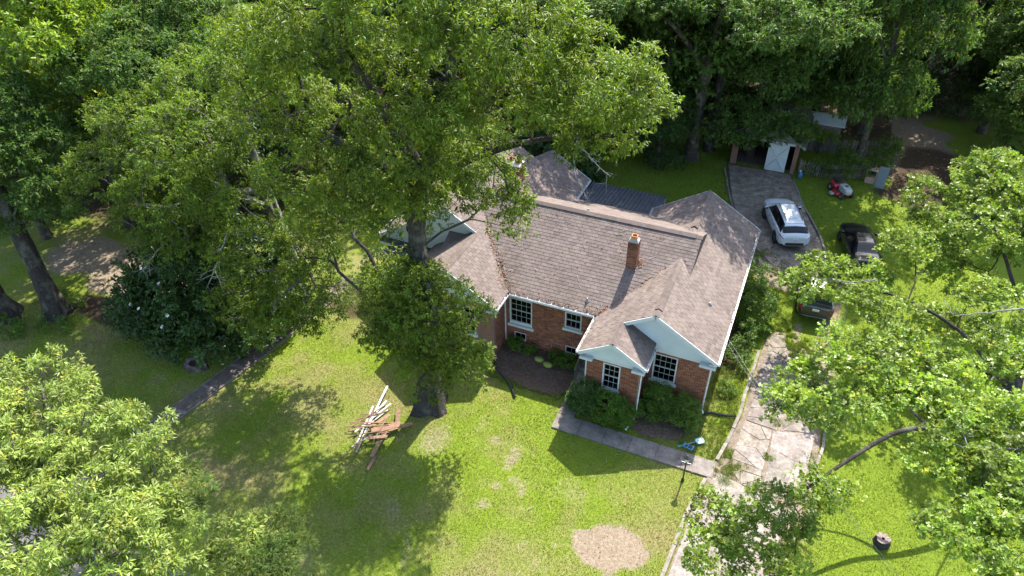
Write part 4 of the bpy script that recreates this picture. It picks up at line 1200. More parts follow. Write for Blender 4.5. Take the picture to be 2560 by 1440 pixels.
def foliage(rng, C, Ou, n_ros, n_leaf, radius, L, W, kind, flat=.6, droop=.2, spread=1.0, up=.45, tint_amt=.25, warm=.15, name='crown'):
    n = len(C)
    rr = radius * (.65 + .7 * rng.random(n))
    # rosettes on a dome about each clump
    d = unit(rng.normal(size=(n, n_ros, 3)) + Ou[:, None, :] * .55 + np.array([0, 0, up]))
    rad = rng.random((n, n_ros, 1)) ** .45
    pos = C[:, None, :] + d * rad * rr[:, None, None] * np.array([1, 1, flat])
    pos = pos.reshape(-1, 3); d = d.reshape(-1, 3)
    m = len(pos)
    ctint = np.repeat(rng.normal(size=n) * tint_amt * .7, n_ros) + rng.normal(size=m) * tint_amt * .5
    cw = np.repeat(rng.random(n), n_ros) * warm + (rng.random(m) < .06) * .35
    t = unit(rng.normal(size=(m, n_leaf, 3)))
    dd = d[:, None, :] * .55 + t * spread + np.array([0, 0, -droop])
    P = pos[:, None, :] + t * .03
    D = unit(dd.reshape(-1, 3)); P = P.reshape(-1, 3); k = len(P)
    Nn = np.array([0, 0, 1.0]) + rng.normal(size=(k, 3)) * .38
    Nn += np.repeat(d, n_leaf, axis=0) * .35
    ln = L * (.45 + .9 * rng.random(k) ** .8)
    b = np.clip(1 + np.repeat(ctint, n_leaf) + rng.normal(size=k) * .12, .45, 1.9)
    w = np.repeat(cw, n_leaf)
    tint = np.stack([b * (1 + 1.2 * w), b * (1 + .35 * w), b * (1 - .3 * w)], -1)
    return leaf_mesh(name, P, D, Nn, ln, ln * (W / L), kind, tint)

def tree(name, label, cat, base, trunks, lobes, seed, leafmat, bark, clump=1.0, n_ros=14, n_leaf=8, radius=.75, L=.16, W=.06, kind='lance2',
         flat=.6, droop=.2, spread=1.0, tint_amt=.25, warm=.15, rtip=.012, group=None, extra=None, sag=0.0, nside=6, limbs=True, root=True):
    """trunks: list of paths [(x,y,z,r)...] in world space, lobes in world space"""
    rng = rng_(seed)
    t = thing(name, label, cat, (base[0], base[1], 0), group=group)
    off = np.array([base[0], base[1], 0.0])
    C, Ou, _ = crown_points(rng, lobes, clump)
    tp = [smooth_path(p, max(8, 3 * len(p))) for p in trunks]
    pths = []
    for p in tp:
        pths.append((p[:, :3] - off, p[:, 3]))
    V1, F1 = tubes_np(pths, 14)
    # fluted, knotty trunk
    if root:
        c = np.concatenate([np.repeat(p[0], 14, axis=0) for p in pths])
        dv = V1 - c; a = np.arctan2(dv[:, 1], dv[:, 0]); f = np.clip(1.6 - V1[:, 2], 0, 1.6) / 1.6
        k = 1 + .10 * np.sin(a * 5 + seed) + .06 * np.sin(a * 9 + V1[:, 2] * 2 + seed) + f ** 2 * (.35 + .3 * np.sin(a * 4 + seed * 2))
        V1 = c + dv * k[:, None]
    if limbs:
        path = build_limbs(rng, tp, C, rtip, sag=sag)
        path = [(p - off, r_) for p, r_ in path]
        V2, F2 = tubes_np(path, max(4, nside - 1))
        V = np.concatenate([V1, V2]); F = np.concatenate([F1, F2 + len(V1)])
    else: V, F = V1, F1
    obj_from('trunk', mesh_np('trunk', V, F, None, True), M[bark], t)
    cm = foliage(rng, C - off, Ou, n_ros, n_leaf, radius, L, W, kind, flat, droop, spread, .45, tint_amt, warm)
    o = obj_from('crown', cm, M[leafmat], t); o['kind'] = 'stuff'
    return t, C - off, Ou

# --- the tall oak in front of the left wing (narrow hanging leaves)
T1 = [
    [(-11.45, -4.15, -.1, .72), (-11.42, -4.1, .6, .52), (-11.38, -4.1, 3, .44), (-11.38, -4.0, 7, .38), (-11.32, -3.85, 10.2, .35), (-11.1, -3.7, 12.3, .38)],
    [(-10.95, -3.7, 12.2, .33), (-10.5, -3.4, 13.4, .26), (-9.9, -3.2, 14.8, .22), (-9.6, -3.3, 16.5, .17), (-9.3, -3.6, 18.2, .1)],
    [(-10.0, -3.2, 14.6, .17), (-9.1, -2.7, 15.2, .13), (-7.6, -2.1, 15.6, .09), (-6.0, -1.0, 15.6, .05)],
    [(-11.0, -3.7, 12.2, .32), (-11.5, -3.9, 13.6, .24), (-12.4, -4.1, 15.3, .19), (-13.3, -4.3, 17.0, .14), (-13.8, -4.4, 18.4, .08)],
    [(-11.0, -3.75, 11.4, .2), (-12.6, -3.9, 12.4, .15), (-15.0, -3.8, 13.2, .11), (-17.0, -3.6, 13.6, .06)],
    [(-10.95, -3.7, 11.8, .2), (-9.6, -2.8, 12.6, .15), (-7.8, -1.8, 13.2, .11), (-6.0, -1.2, 13.6, .07), (-4.4, -1.2, 13.8, .04)],
    [(-11.1, -3.9, 9.0, .14), (-10.4, -5.0, 8.2, .09), (-9.6, -5.8, 7.0, .05)],
]
LOB1 = [(-10.8, -4.2, 18.8, 2.6, 2.4, 1.7), (-7.6, -3.6, 18.2, 2.4, 2.3, 1.7), (-6.7, -4.0, 16.4, 2.0, 1.9, 1.3), (-4.3, -3.5, 16.9, 1.6, 1.6, 1.2), (-3.9, -1.9, 15.6, 1.3, 1.3, 1.0), (-5.0, -1.5, 14.2, 1.5, 1.4, 1.0), (-6.4, -1.6, 15.0, 1.7, 1.6, 1.1),
        (-9.2, -2.4, 12.8, 1.5, 1.4, 1.0), (-8.4, -2.6, 11.4, 1.2, 1.1, .8, .9), (-14.2, -4.2, 17.2, 2.2, 2.2, 1.8), (-17.2, -3.4, 14.0, 2.0, 2.0, 1.5), (-14.2, -4.0, 13.6, 1.6, 1.7, 1.1),
        (-15.6, -4.6, 11.6, 1.7, 1.5, 1.1), (-13.0, -5.2, 12.0, 1.4, 1.2, .9), (-17.4, -4.6, 16.0, 1.8, 1.8, 1.4), (-11.9, -3.6, 16.0, 1.6, 1.6, 1.1),
        (-10.1, -5.3, 12.6, 1.0, .8, .7), (-10.7, -5.4, 14.9, 1.2, .9, .9), (-9.0, -5.2, 15.6, 1.3, 1.0, 1.0), (-11.6, -5.3, 11.2, 1.1, .8, .8), (-9.7, -4.5, 11.7, 1.0, .8, .7), (-11.9, -5.2, 13.2, 1.0, .8, .8), (-9.4, -4.4, 13.8, 1.2, 1.0, .8),
        (-16.4, -3.4, 9.4, 1.5, 1.4, .9, .6), (-17.2, -3.6, 7.4, 1.4, 1.3, .9), (-14.6, -4.0, 9.6, 1.2, 1.1, .8),
        (-10.9, -5.1, 5.4, 1.9, 1.4, 1.5), (-9.9, -4.4, 6.6, 1.4, 1.1, 1.0), (-12.4, -4.9, 5.2, 1.3, 1.1, 1.1), (-9.5, -4.9, 4.9, 1.3, 1.0, 1.1), (-12.6, -4.6, 6.9, 1.1, .9, .8), (-10.6, -5.5, 3.5, 1.4, .9, .8), (-11.3, -4.6, 7.6, 1.2, 1.0, .8), (-9.2, -4.6, 3.6, .9, .8, .6),
        (-11.0, -5.1, 8.4, 1.2, .7, .9), (-11.9, -5.1, 7.5, 1.2, .8, .9), (-10.1, -5.0, 7.7, 1.2, .8, .9), (-11.0, -5.4, 6.4, 1.7, .9, 1.0), (-13.5, -1.2, 10.2, 1.4, 1.3, .7, .45), (-15.4, -.9, 10.2, 1.2, 1.1, .7, .4), (-10.6, -.8, 11.4, 1.4, 1.3, .8, .65), (-8.6, -1.5, 9.8, 1.1, 1.0, .6, .5), (-9.9, .2, 10.2, 1.1, 1.0, .6, .5), (-11.8, .4, 10.2, 1.2, 1.1, .6, .5), (-12.6, -1.8, 8.6, 1.0, 1.0, .6, .5)]
tree('oak_tree', 'tall oak with hanging narrow leaves growing against the house front', 'tree', (-11.45, -4.15), T1, LOB1, 11, 'leaf_pecan', 'bark_oak',
     clump=.72, n_ros=19, n_leaf=9, radius=.64, L=.165, W=.048, droop=.55, flat=.7, tint_amt=.25, warm=.22, rtip=.016)

# --- the oak beside it, whose branches droop over the magnolia and the walk
T2 = [[(-22.3, .2, -.1, .6), (-22.3, .1, 1.0, .45), (-22.2, 0, 4, .38), (-22.0, -.6, 7.5, .28), (-21.8, -1.2, 11, .15), (-21.6, -1.6, 12.6, .07)],
      [(-22.1, -.3, 6, .22), (-24.5, -1.5, 7.8, .15), (-27.3, -3, 9.2, .08)], [(-22.0, -.5, 6.6, .2), (-20, -2, 6.6, .14), (-18, -3.2, 5.6, .08)], [(-22, -.6, 7.4, .2), (-23.4, -3.0, 8.2, .12), (-24, -4.6, 8.2, .06)]]
LOB2 = [(-22.0, -3.9, 11.8, 2.2, 2.1, 1.4), (-26.4, -2.6, 11.0, 2.3, 2.2, 1.5), (-27.6, -4.4, 9.0, 1.9, 1.7, 1.2), (-24.0, -4.6, 9.2, 2.1, 1.7, 1.3), (-21.0, -3.9, 9.8, 1.9, 1.6, 1.2), (-20.2, -4.4, 6.8, 1.8, 1.5, 1.2),
        (-18.9, -4.4, 4.4, 1.4, 1.2, 1.0), (-17.2, -3.6, 5.4, 1.5, 1.3, 1.0), (-23.6, -4.9, 6.9, 1.8, 1.4, 1.0), (-20.0, -1.6, 12.2, 2.2, 2.2, 1.4, .45), (-24.0, -.6, 12.4, 2.4, 2.2, 1.3), (-19.0, -2.6, 8.4, 1.7, 1.5, 1.2, .5), (-25.6, -4.6, 7.2, 1.5, 1.2, .9),
        (-19.2, -5.2, 3.2, 1.3, 1.0, .8), (-18.0, -4.6, 3.4, 1.2, 1.0, .8), (-20.3, -5.2, 4.4, 1.3, 1.1, .9), (-16.8, -3.2, 4.2, 1.3, 1.1, .8), (-24.0, 2.0, 11.8, 2.2, 2.0, 1.4), (-28.0, .8, 11.0, 2.2, 1.9, 1.4), (-30.0, -1.2, 9.8, 1.8, 1.6, 1.2), (-26.0, 3.6, 10.0, 2.0, 1.8, 1.2), (-30.5, 1.8, 9.6, 1.8, 1.8, 1.3)]
tree('oak_tree', 'broad oak with grey twigs drooping over the dark magnolia', 'tree', (-22.3, .2), T2, LOB2, 23, 'leaf_pecan', 'bark_grey',
     clump=.75, n_ros=18, n_leaf=9, radius=.66, L=.165, W=.048, droop=.5, flat=.7, tint_amt=.2, warm=.12, rtip=.016)

# --- lobed-leaf oak on the right, reaching over the drive
T3 = [[(12.49, 0.37, -0.1, 0.62), (12.39, 0.47, 0.8, 0.48), (12.09, 0.77, 2.1, 0.42), (12.02, 2.6, 4.06, 0.34), (12.17, 4.85, 5.74, 0.22), (12.28, 7.85, 7.0, 0.12)], [(12.08, 1.1, 2.52, 0.162), (10.83, 0.37, 3.64, 0.13), (8.94, -0.86, 3.92, 0.108), (7.74, -1.45, 3.85, 0.091), (5.95, -3.61, 3.22, 0.071), (4.55, -5.7, 3.08, 0.044), (3.06, -7.5, 2.8, 0.022)], [(11.98, 2.5, 3.92, 0.118), (10.18, 5.0, 4.62, 0.081), (7.75, 6.54, 4.62, 0.059), (5.28, 7.07, 4.2, 0.032)], [(12.07, 3.78, 5.04, 0.049), (10.73, 1.31, 5.88, 0.035), (9.62, -2.26, 6.02, 0.025), (9.22, -5.45, 5.32, 0.013)], [(12.13, 4.72, 5.6, 0.098), (11.36, 9.3, 6.44, 0.065), (10.75, 13.66, 6.72, 0.032)], [(8.94, -0.86, 3.92, 0.076), (7.51, 0.04, 4.48, 0.049), (5.98, -0.09, 4.62, 0.027)]]
LOB3 = [(8.92, 13.43, 6.02, 1.42, 1.63, 0.92), (11.39, 15.75, 6.86, 1.99, 1.78, 1.15), (7.98, 9.77, 5.32, 1.49, 1.29, 0.7), (11.09, 10.53, 6.3, 1.94, 1.64, 1.02), (5.16, 7.17, 4.06, 1.25, 1.06, 0.53), (3.63, 6.73, 3.92, 0.95, 0.86, 0.48), (6.87, 5.44, 4.62, 1.27, 1.07, 0.58), (5.79, -4.09, 8.6, 1.17, 0.99, 0.66), (4.36, -4.23, 7.6, 0.98, 0.82, 0.48), (4.95, -6.22, 8.6, 0.85, 0.7, 0.43), (7.66, -4.1, 8.6, 1.1, 1.02, 0.6), (9.69, -2.03, 8.6, 1.27, 1.19, 0.82), (8.72, -6.42, 8.6, 1.07, 1.07, 0.62), (2.31, -8.0, 3.6, 0.97, 0.77, 0.48), (3.63, -8.37, 3.96, 1.06, 0.87, 0.53), (2.51, -9.33, 3.51, 0.97, 0.77, 0.48), (4.25, -7.12, 4.23, 0.97, 0.78, 0.48), (5.43, -5.0, 3.43, 0.91, 0.71, 0.46), (4.35, -9.1, 3.78, 0.87, 0.78, 0.48), (8.3, -9.06, 8.6, 0.99, 0.74, 0.58), (9.74, -8.54, 8.6, 1.1, 0.93, 0.67), (13.36, 9.41, 7.28, 2.13, 1.91, 1.06), (6.56, -2.48, 8.6, 0.9, 0.82, 0.42), (10.7, -5.03, 8.6, 1.25, 1.06, 0.8), (5.94, 8.11, 4.27, 1.06, 0.96, 0.48), (4.4, 8.32, 4.13, 0.86, 0.77, 0.43), (4.92, -3.35, 8.6, 0.8, 0.71, 0.39), (10.95, 4.87, 6.23, 1.33, 1.22, 0.82), (12.13, 13.12, 6.93, 1.68, 1.58, 0.94), (9.16, -7.5, 8.6, 1.03, 0.85, 0.6), (9.89, -4.87, 8.6, 1.09, 1.0, 0.73), (4.14, -5.35, 7.6, 0.8, 0.64, 0.4), (3.48, -5.54, 7.6, 0.63, 0.55, 0.32), (8.58, -4.46, 8.6, 1.06, 0.89, 0.61), (9.25, -9.7, 8.6, 0.95, 0.77, 0.6), (9.58, 6.38, 3.99, 1.2, 1.08, 0.5, 0.55), (10.04, 9.7, 4.2, 1.1, 0.99, 0.5, 0.55), (6.55, -2.31, 8.6, 0.79, 0.72, 0.4, 0.6), (7.15, -4.74, 8.6, 0.88, 0.8, 0.4, 0.55), (10.03, 5.22, 4.41, 1.2, 1.08, 0.5, 0.5), (10.68, 10.03, 4.46, 1.2, 1.08, 0.5, 0.6), (7.44, -6.93, 8.6, 0.71, 0.64, 0.4, 0.5), (9.52, 13.61, 4.35, 1.3, 1.17, 0.5, 0.7)]
t3, C3, O3 = tree('oak_tree', 'lobed-leaf oak with pale limbs reaching over the driveway', 'tree', (12.49, 0.37), T3, LOB3, 31, 'leaf_oak', 'bark_oak',
     clump=.58, n_ros=23, n_leaf=6, radius=.56, L=.135, W=.11, kind='oak', droop=.12, flat=.55, tint_amt=.32, warm=.16, rtip=.008, nside=5)

# --- whorled-leaf trees close below the camera
T4 = [[(-17.8, -17.4, -.1, .45), (-17.7, -17.4, 1, .34), (-17.4, -17.4, 4, .28), (-17.0, -17.2, 7, .18), (-16.6, -17.0, 9, .08)], [(-17.3, -17.3, 4.6, .16), (-15.2, -17.2, 6.6, .1), (-13.0, -17.0, 7.8, .05)], [(-17.1, -17.3, 5.4, .16), (-18.2, -16, 7.6, .1), (-18.8, -15.4, 8.8, .05)], [(-17.2, -17.3, 5.0, .15), (-15.6, -18.4, 7, .1), (-13.6, -19, 8.4, .05)]]
LOB4 = [(-18.9, -15.4, 8.6, 1.5, 1.2, 1.0), (-17.3, -17.0, 8.8, 1.5, 1.4, .9), (-15.5, -16.2, 8.6, 1.2, 1.1, .8), (-14.3, -15.6, 8.7, .9, .7, .6), (-12.7, -16.3, 7.8, .9, .8, .6), (-14.6, -17.4, 8.4, 1.2, 1.1, .7), (-13.2, -18.2, 8.6, 1.3, 1.1, .7), (-14.2, -19.4, 8.8, 1.3, 1.2, .8), (-11.9, -18.6, 8.6, .9, .8, .6), (-16.4, -18.6, 8.8, 1.4, 1.3, .9), (-12.2, -17.2, 7.6, .8, .7, .5), (-20.2, -16.6, 8.4, 1.4, 1.2, .9), (-15.54, -19.12, 7.6, 1.1, 0.9900000000000001, 0.6), (-13.84, -19.07, 7.4, 1.0, 0.9, 0.6), (-12.37, -18.57, 7.2, 0.9, 0.81, 0.6), (-16.77, -18.36, 8, 1.1, 0.9900000000000001, 0.6), (-11.68, -17.88, 7, 0.8, 0.7200000000000001, 0.6), (-14.02, -18.04, 7.2, 0.9, 0.81, 0.6)]
tree('chestnut_oak', 'large pale green whorled-leaf tree filling the lower left corner', 'tree', (-17.8, -17.4), T4, LOB4, 41, 'leaf_whorl', 'bark_grey',
     clump=.55, n_ros=18, n_leaf=10, radius=.50, L=.16, W=.046, kind='lance4', droop=.38, spread=1.0, flat=.55, tint_amt=.28, warm=.08, rtip=.012, nside=5)
T5 = [[(-10.3, -17.6, -.1, .3), (-10.2, -17.5, 1, .22), (-10.1, -17.2, 3.2, .16), (-10.0, -16.5, 5.6, .06)]]
LOB5 = [(-11.3, -15.9, 5.6, .8, .7, .6), (-10.4, -15.2, 5.7, .7, .6, .55), (-9.3, -15.8, 5.6, .8, .7, .6), (-10.2, -16.7, 5.6, .9, .8, .6), (-11.4, -17.0, 5.3, .8, .7, .6), (-9.0, -16.9, 5.5, .7, .7, .6)]
tree('chestnut_oak', 'small whorled-leaf tree at the lower edge beside the larger one', 'tree', (-10.3, -17.6), T5, LOB5, 43, 'leaf_whorl', 'bark_grey',
     clump=.40, n_ros=13, n_leaf=9, radius=.44, L=.17, W=.052, kind='lance4', droop=.35, flat=.6, tint_amt=.2, warm=.12, rtip=.011, nside=5)

# --- magnolias: big dark glossy leaves to the ground, white flowers
def magnolia(label, base, h, r, seed, nfl):
    rng = rng_(seed); x, y = base
    lob = [(x, y, h * .42, r * .86, r * .86, h * .42), (x + r * .25, y - r * .18, h * .22, r * .9, r * .78, h * .23), (x - r * .3, y - r * .2, h * .26, r * .8, r * .75, h * .26), (x, y, h * .72, r * .5, r * .5, h * .28)]
    t, C, Ou = tree('magnolia', label, 'tree', base, [[(x, y, -.1, .3), (x, y, 1, .24), (x, y, h * .5, .15), (x, y, h * .9, .04)]], lob, seed, 'leaf_dark', 'bark_dark',
                    clump=.62, n_ros=10, n_leaf=7, radius=.55, L=.24, W=.10, kind='lance2', droop=.0, flat=.7, tint_amt=.25, warm=.1)
    fl = MB(); fl2 = []
    cand = np.argsort(-(Ou[:, 2] * .6 - Ou[:, 1] + rng.random(len(Ou)) * 1.2))[:nfl]
    for k in cand:
        m = MB(); c = C[k] + Ou[k] * .55
        ax = Vector(Ou[k] + np.array([0, 0, .4])).normalized(); px = ax.orthogonal().normalized(); py = ax.cross(px)
        for i in range(7):
            a = i * 2 * math.pi / 7; d = (px * math.cos(a) + py * math.sin(a)); s = ax.cross(d)
            p0 = Vector(c); l = .10
            m.add([p0, p0 + d * l * .6 + s * l * .45 + ax * .05, p0 + d * l + ax * .10, p0 + d * l * .6 - s * l * .45 + ax * .05], [(0, 1, 2, 3)])
        m.build('flower', M['petal'], t)
    return t
magnolia('dark magnolia with white flowers beside the porch walk', (-25.3, -2.7), 6.9, 4.5, 51, 9)
magnolia('dark magnolia with white flowers in the upper left behind the oaks', (-43.0, 9.5), 9.5, 4.2, 53, 7)

# --- trees of the wood: a few crowns shared between many trees
PROTO = {}
def proto(key, seed, lob, leafmat, L, W, n_ros, n_leaf, bark, clump=1.0, kind='lance2', droop=.2, radius=.75):
    rng = rng_(seed)
    C, Ou, _ = crown_points(rng, lob, clump)
    tr = smooth_path([(0, 0, -.2, .42), (.02, 0, .8, .30), (.1, .05, 4, .25), (.0, .1, 8, .16), (.1, 0, 12.5, .05)], 16)
    V1, F1 = tubes_np([(tr[:, :3], tr[:, 3])], 10)
    path = build_limbs(rng, [tr], C, .014)
    V2, F2 = tubes_np(path, 4)
    PROTO[key] = (mesh_np('trunk', np.concatenate([V1, V2]), np.concatenate([F1, F2 + len(V1)]), None, True), foliage(rng, C, Ou, n_ros, n_leaf, radius, L, W, kind, .65, droop, 1.0, .45, .28, .16))
    PROTO[key][0].materials.append(M[bark]); PROTO[key][1].materials.append(M[leafmat])
rg = random.Random(4)
def lobset(n, r, z0, z1, s):
    q = random.Random(s); out = [(0, 0, (z0 + z1) / 2 + 1, r * .75, r * .75, (z1 - z0) * .42)]
    for i in range(n):
        a = q.uniform(0, 6.28); f = q.uniform(.45, .85); z = q.uniform(z0, z1); k = 1 - abs(z - (z0 + z1) / 2) / (z1 - z0) * .6
        out.append((math.cos(a) * r * f * k, math.sin(a) * r * f * k, z, q.uniform(1.2, 2.0), q.uniform(1.2, 2.0), q.uniform(.8, 1.3)))
    return out
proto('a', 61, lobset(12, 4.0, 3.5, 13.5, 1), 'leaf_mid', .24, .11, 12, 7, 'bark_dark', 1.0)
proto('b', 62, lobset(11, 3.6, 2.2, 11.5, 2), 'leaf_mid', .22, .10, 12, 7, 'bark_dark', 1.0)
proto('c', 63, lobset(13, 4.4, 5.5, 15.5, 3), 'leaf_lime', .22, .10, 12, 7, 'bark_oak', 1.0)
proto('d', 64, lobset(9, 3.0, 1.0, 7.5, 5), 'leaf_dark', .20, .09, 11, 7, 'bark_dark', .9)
def wood_tree(key, x, y, s=1.0, rz=0.0, label=None, group=None, sz=None):
    t = thing('woodland_tree', label or 'tall dark leafy tree in the wood behind the yard', 'tree', (x, y, 0), rz, group or 'trees of the wood behind the yard')
    t.scale = (s, s, sz or s)
    link(bpy.data.objects.new('trunk', PROTO[key][0]), t)
    c = link(bpy.data.objects.new('crown', PROTO[key][1]), t); c['kind'] = 'stuff'
    return t
WOOD = [
    # behind the house and garage
    ('d', -14.5, 19.6, .75), ('a', -9.0, 25.5, 1.35), ('a', -13.5, 25.0, 1.3), ('c', -4.6, 27.0, 1.2), ('b', -18.0, 21, .95), ('a', -23.5, 18, 1.05), ('c', -30, 20, 1.1), ('c', -43, 7, 1.1), ('a', -47, 3, 1.1), ('b', -50, 16, 1.1), ('d', -48, 13, 1.2), ('d', -53, 21, 1.3), ('a', -55, 26, 1.2), ('b', -60, 25, 1.2), ('d', 8.5, 47, 1.0), ('d', 14, 46, 1.1), ('d', 19, 50, 1.2), ('b', 10, 58, 1.2), ('d', 0, 46, 1.2), ('d', -6, 34, 1.0), ('d', 23, 46, 1.2), ('b', -41, -1, .9), ('b', -29, 14, 1.0), ('a', -26, 24, 1.1), ('c', -20, 30, 1.1), ('a', -14, 29, 1.1), ('b', -9.5, 27, 1.0), ('a', -6.0, 29.5, 1.05),
    ('d', -7.5, 22.8, .7), ('b', -1.6, 31, 1.0), ('a', 2.2, 34, 1.05), ('b', 5.6, 34.5, .9), ('a', -2.5, 39, 1.1), ('c', 4.5, 43, 1.1), ('a', 9.5, 45, 1.15), ('b', 14.4, 38, 1.05), ('a', 16.5, 32, 1.1), ('b', 15.6, 26.5, .9),
    ('d', 13.0, 41, 1.0), ('a', 19, 44, 1.2), ('c', 14, 52, 1.2), ('a', 5, 55, 1.2), ('a', -8, 42, 1.2), ('b', -14, 40, 1.1), ('a', -22, 42, 1.2), ('c', -32, 34, 1.15), ('a', -38, 26, 1.15), ('a', 24, 54, 1.3), ('b', 20, 37, 1.0),
    ('a', -8, 58, 1.3), ('c', -20, 58, 1.3), ('a', -34, 50, 1.3), ('c', -46, 38, 1.3), ('a', -48, 24, 1.2), ('b', -42, 17, 1.0), ('a', -36, 17, 1.0), ('c', 12, 68, 1.4), ('a', 0, 74, 1.4), ('a', 24, 74, 1.4), ('c', -16, 76, 1.4), ('a', 32, 64, 1.3),
    ('a', -60, 34, 1.4), ('a', -62, 18, 1.3), ('c', -72, 28, 1.4), ('a', -56, 50, 1.4), ('a', -80, 40, 1.5), ('a', -92, 30, 1.5), ('b', -52, 10, 1.1), ('a', -70, 12, 1.3),
    ('d', 9.3, 40, .5), ('d', -31, 8, .9), ('d', -36, 7, 1.0),
]
KIND = {'a': 'tall dark leafy tree', 'b': 'low-branching dark tree', 'c': 'brighter green tall tree', 'd': 'dense dark evergreen undergrowth tree'}
def zone(x, y):
    if y > 48: return 'deep in the wood along the top edge'
    if x < -26: return 'in the upper left wood beyond the oaks'
    if x < -10: return 'in the wood behind the big oak crown'
    if x < 2.5: return 'in the wood behind the carport and garage'
    if y < 32 and x < 8: return 'growing among the picket fences'
    return 'in the wood beyond the bare ground'
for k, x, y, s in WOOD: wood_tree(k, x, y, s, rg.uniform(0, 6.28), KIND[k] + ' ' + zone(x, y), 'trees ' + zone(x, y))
wood_tree('a', 1.2, 31.6, 1.05, 3.0, 'tall dark tree rising directly behind the garage roof', 'tree behind the garage', 1.5)
wood_tree('a', 5.7, 28.2, .95, 1.0, 'slender dark tree rising behind the picket fence and mower', 'tree behind the fence', 1.5)
wood_tree('b', -1.6, 27.2, 1.1, 2.0, 'leafy tree overhanging the brick garage', 'tree over the garage')
wood_tree('c', -37.2, 2.2, 1.08, 2.0, 'bright lime green tree in the upper left corner', 'lime green tree')
T8 = [[(-5.6, 25.2, -.1, .55), (-5.6, 25.1, 1, .42), (-5.4, 24.6, 5, .36), (-5.0, 23.6, 9, .28), (-4.4, 22.2, 12.5, .15)], [(-5.2, 24.2, 7, .2), (-7.4, 22, 10.6, .14), (-9.8, 20.8, 12.2, .07)], [(-5.0, 23.6, 8.8, .2), (-2.6, 20.4, 11.6, .14), (-1, 17.6, 12.8, .07)], [(-5.0, 23.4, 9, .2), (-1.6, 21.6, 11.6, .14), (1.6, 20.0, 12.4, .06)]]
LOB8 = [(-1.0, 17.0, 13.0, 2.0, 1.8, 1.1), (.9, 18.2, 12.4, 1.6, 1.5, 1.0), (-4.0, 19.0, 13.5, 2.0, 1.9, 1.2), (2.2, 20.0, 12.4, 1.9, 1.8, 1.2), (-1.0, 21.0, 14.0, 2.4, 2.2, 1.3), (-7.0, 20.0, 13.0, 2.0, 1.8, 1.2), (-10.3, 20.5, 12.4, 2.0, 1.8, 1.2), (-5.0, 22.5, 14.6, 2.4, 2.2, 1.4), (-12.4, 20.0, 12.0, 1.8, 1.8, 1.1), (-8.5, 22.6, 12.0, 2.0, 2.0, 1.3), (-2.6, 24.5, 4.4, 1.5, 1.2, 1.0), (-.7, 24.6, 4.1, 1.2, .9, .7), (.6, 24.9, 3.7, 1.2, .8, .7), (-1.9, 24.8, 3.1, 1.2, .7, .8), (-.2, 24.7, 3.5, 1.3, .7, .7), (1.0, 24.9, 3.3, .8, .6, .6), (-11.6, 17.6, 12.4, 1.9, 1.7, 1.0), (-9.4, 17.9, 12.6, 1.8, 1.6, 1.0), (-13.2, 18.4, 12.4, 1.8, 1.6, 1.0), (1.9, 25.4, 3.2, .8, .8, .7), (-3.6, 23.6, 3.2, 1.2, 1.0, .8), (-1.4, 16.0, 12.4, 1.3, 1.2, .8)]
tree('spreading_tree', 'tall spreading tree behind the carport shading the rear roofs', 'tree', (-5.6, 25.2), T8, LOB8, 77, 'leaf_mid', 'bark_dark', clump=.85, n_ros=13, n_leaf=8, radius=.66, L=.2, W=.08, droop=.25, tint_amt=.25, warm=.15)
T9 = [[(-30.6, 4.8, -.1, .5), (-30.6, 4.8, 1, .38), (-30.7, 4.4, 6, .3), (-30.8, 3.8, 11, .2), (-31, 3.2, 13.5, .08)], [(-30.7, 4.4, 8, .15), (-33, 2.8, 11.4, .08)], [(-30.7, 4.2, 8.6, .15), (-28.2, 3, 11.6, .08)]]
LOB9 = [(-28.2, 2.5, 12.4, 2.0, 1.9, 1.2), (-31.0, 2.0, 13.0, 2.1, 2.0, 1.2), (-31.0, 4.6, 14.4, 2.2, 2.0, 1.2), (-26.8, 4.0, 12.0, 1.8, 1.7, 1.0), (-26.0, 1.0, 12.0, 1.8, 1.7, 1.0), (-29.0, .2, 12.4, 1.9, 1.8, 1.1), (-32.4, .2, 12.0, 1.8, 1.7, 1.0), (-24.2, 3.4, 13.0, 1.8, 1.7, 1.0), (-28.6, 5.6, 13.4, 2.0, 1.9, 1.1)]
tree('spreading_tree', 'tall tree among the upper left oaks shading the left lawn', 'tree', (-30.6, 4.8), T9, LOB9, 79, 'leaf_mid', 'bark_dark', clump=.6, n_ros=13, n_leaf=8, radius=.7, L=.2, W=.08, droop=.25, tint_amt=.22, warm=.12)
T6 = [[(-33.75, -6.3, -.1, .62), (-33.8, -6.25, .8, .46), (-34.2, -6.0, 4, .40), (-34.8, -5.6, 8, .30), (-35.2, -5.2, 12, .12)]]
LOB6 = [(-34.8, -4.4, 10.0, 2.4, 2.2, 1.8), (-32.8, -5.0, 8.2, 1.6, 1.5, 1.2), (-36, -3.8, 11.6, 2.2, 2.0, 1.4), (-32.2, -4.9, 7.2, 1.1, 1.1, .9), (-35.5, -1.6, 9.4, 2.0, 2.0, 1.6), (-36.6, -6.0, 9.2, 1.8, 1.6, 1.4), (-34.4, -6.3, 6.2, 1.2, 1.0, .8, .8), (-31.4, -5.2, 6.4, 1.0, .9, .8), (-36.4, -4.4, 7.2, 1.6, 1.4, 1.2), (-33.0, -3.6, 9.4, 1.5, 1.4, 1.1), (-35.6, -5.6, 5.4, 1.2, 1.0, .8)]
tree('pine_oak', 'leaning dark trunk tree above the bare ground at the left edge', 'tree', (-33.75, -6.3), T6, LOB6, 71, 'leaf_mid', 'bark_oak', clump=.85, n_ros=13, n_leaf=8, radius=.66, L=.2, W=.07, droop=.25, tint_amt=.2, warm=.08)
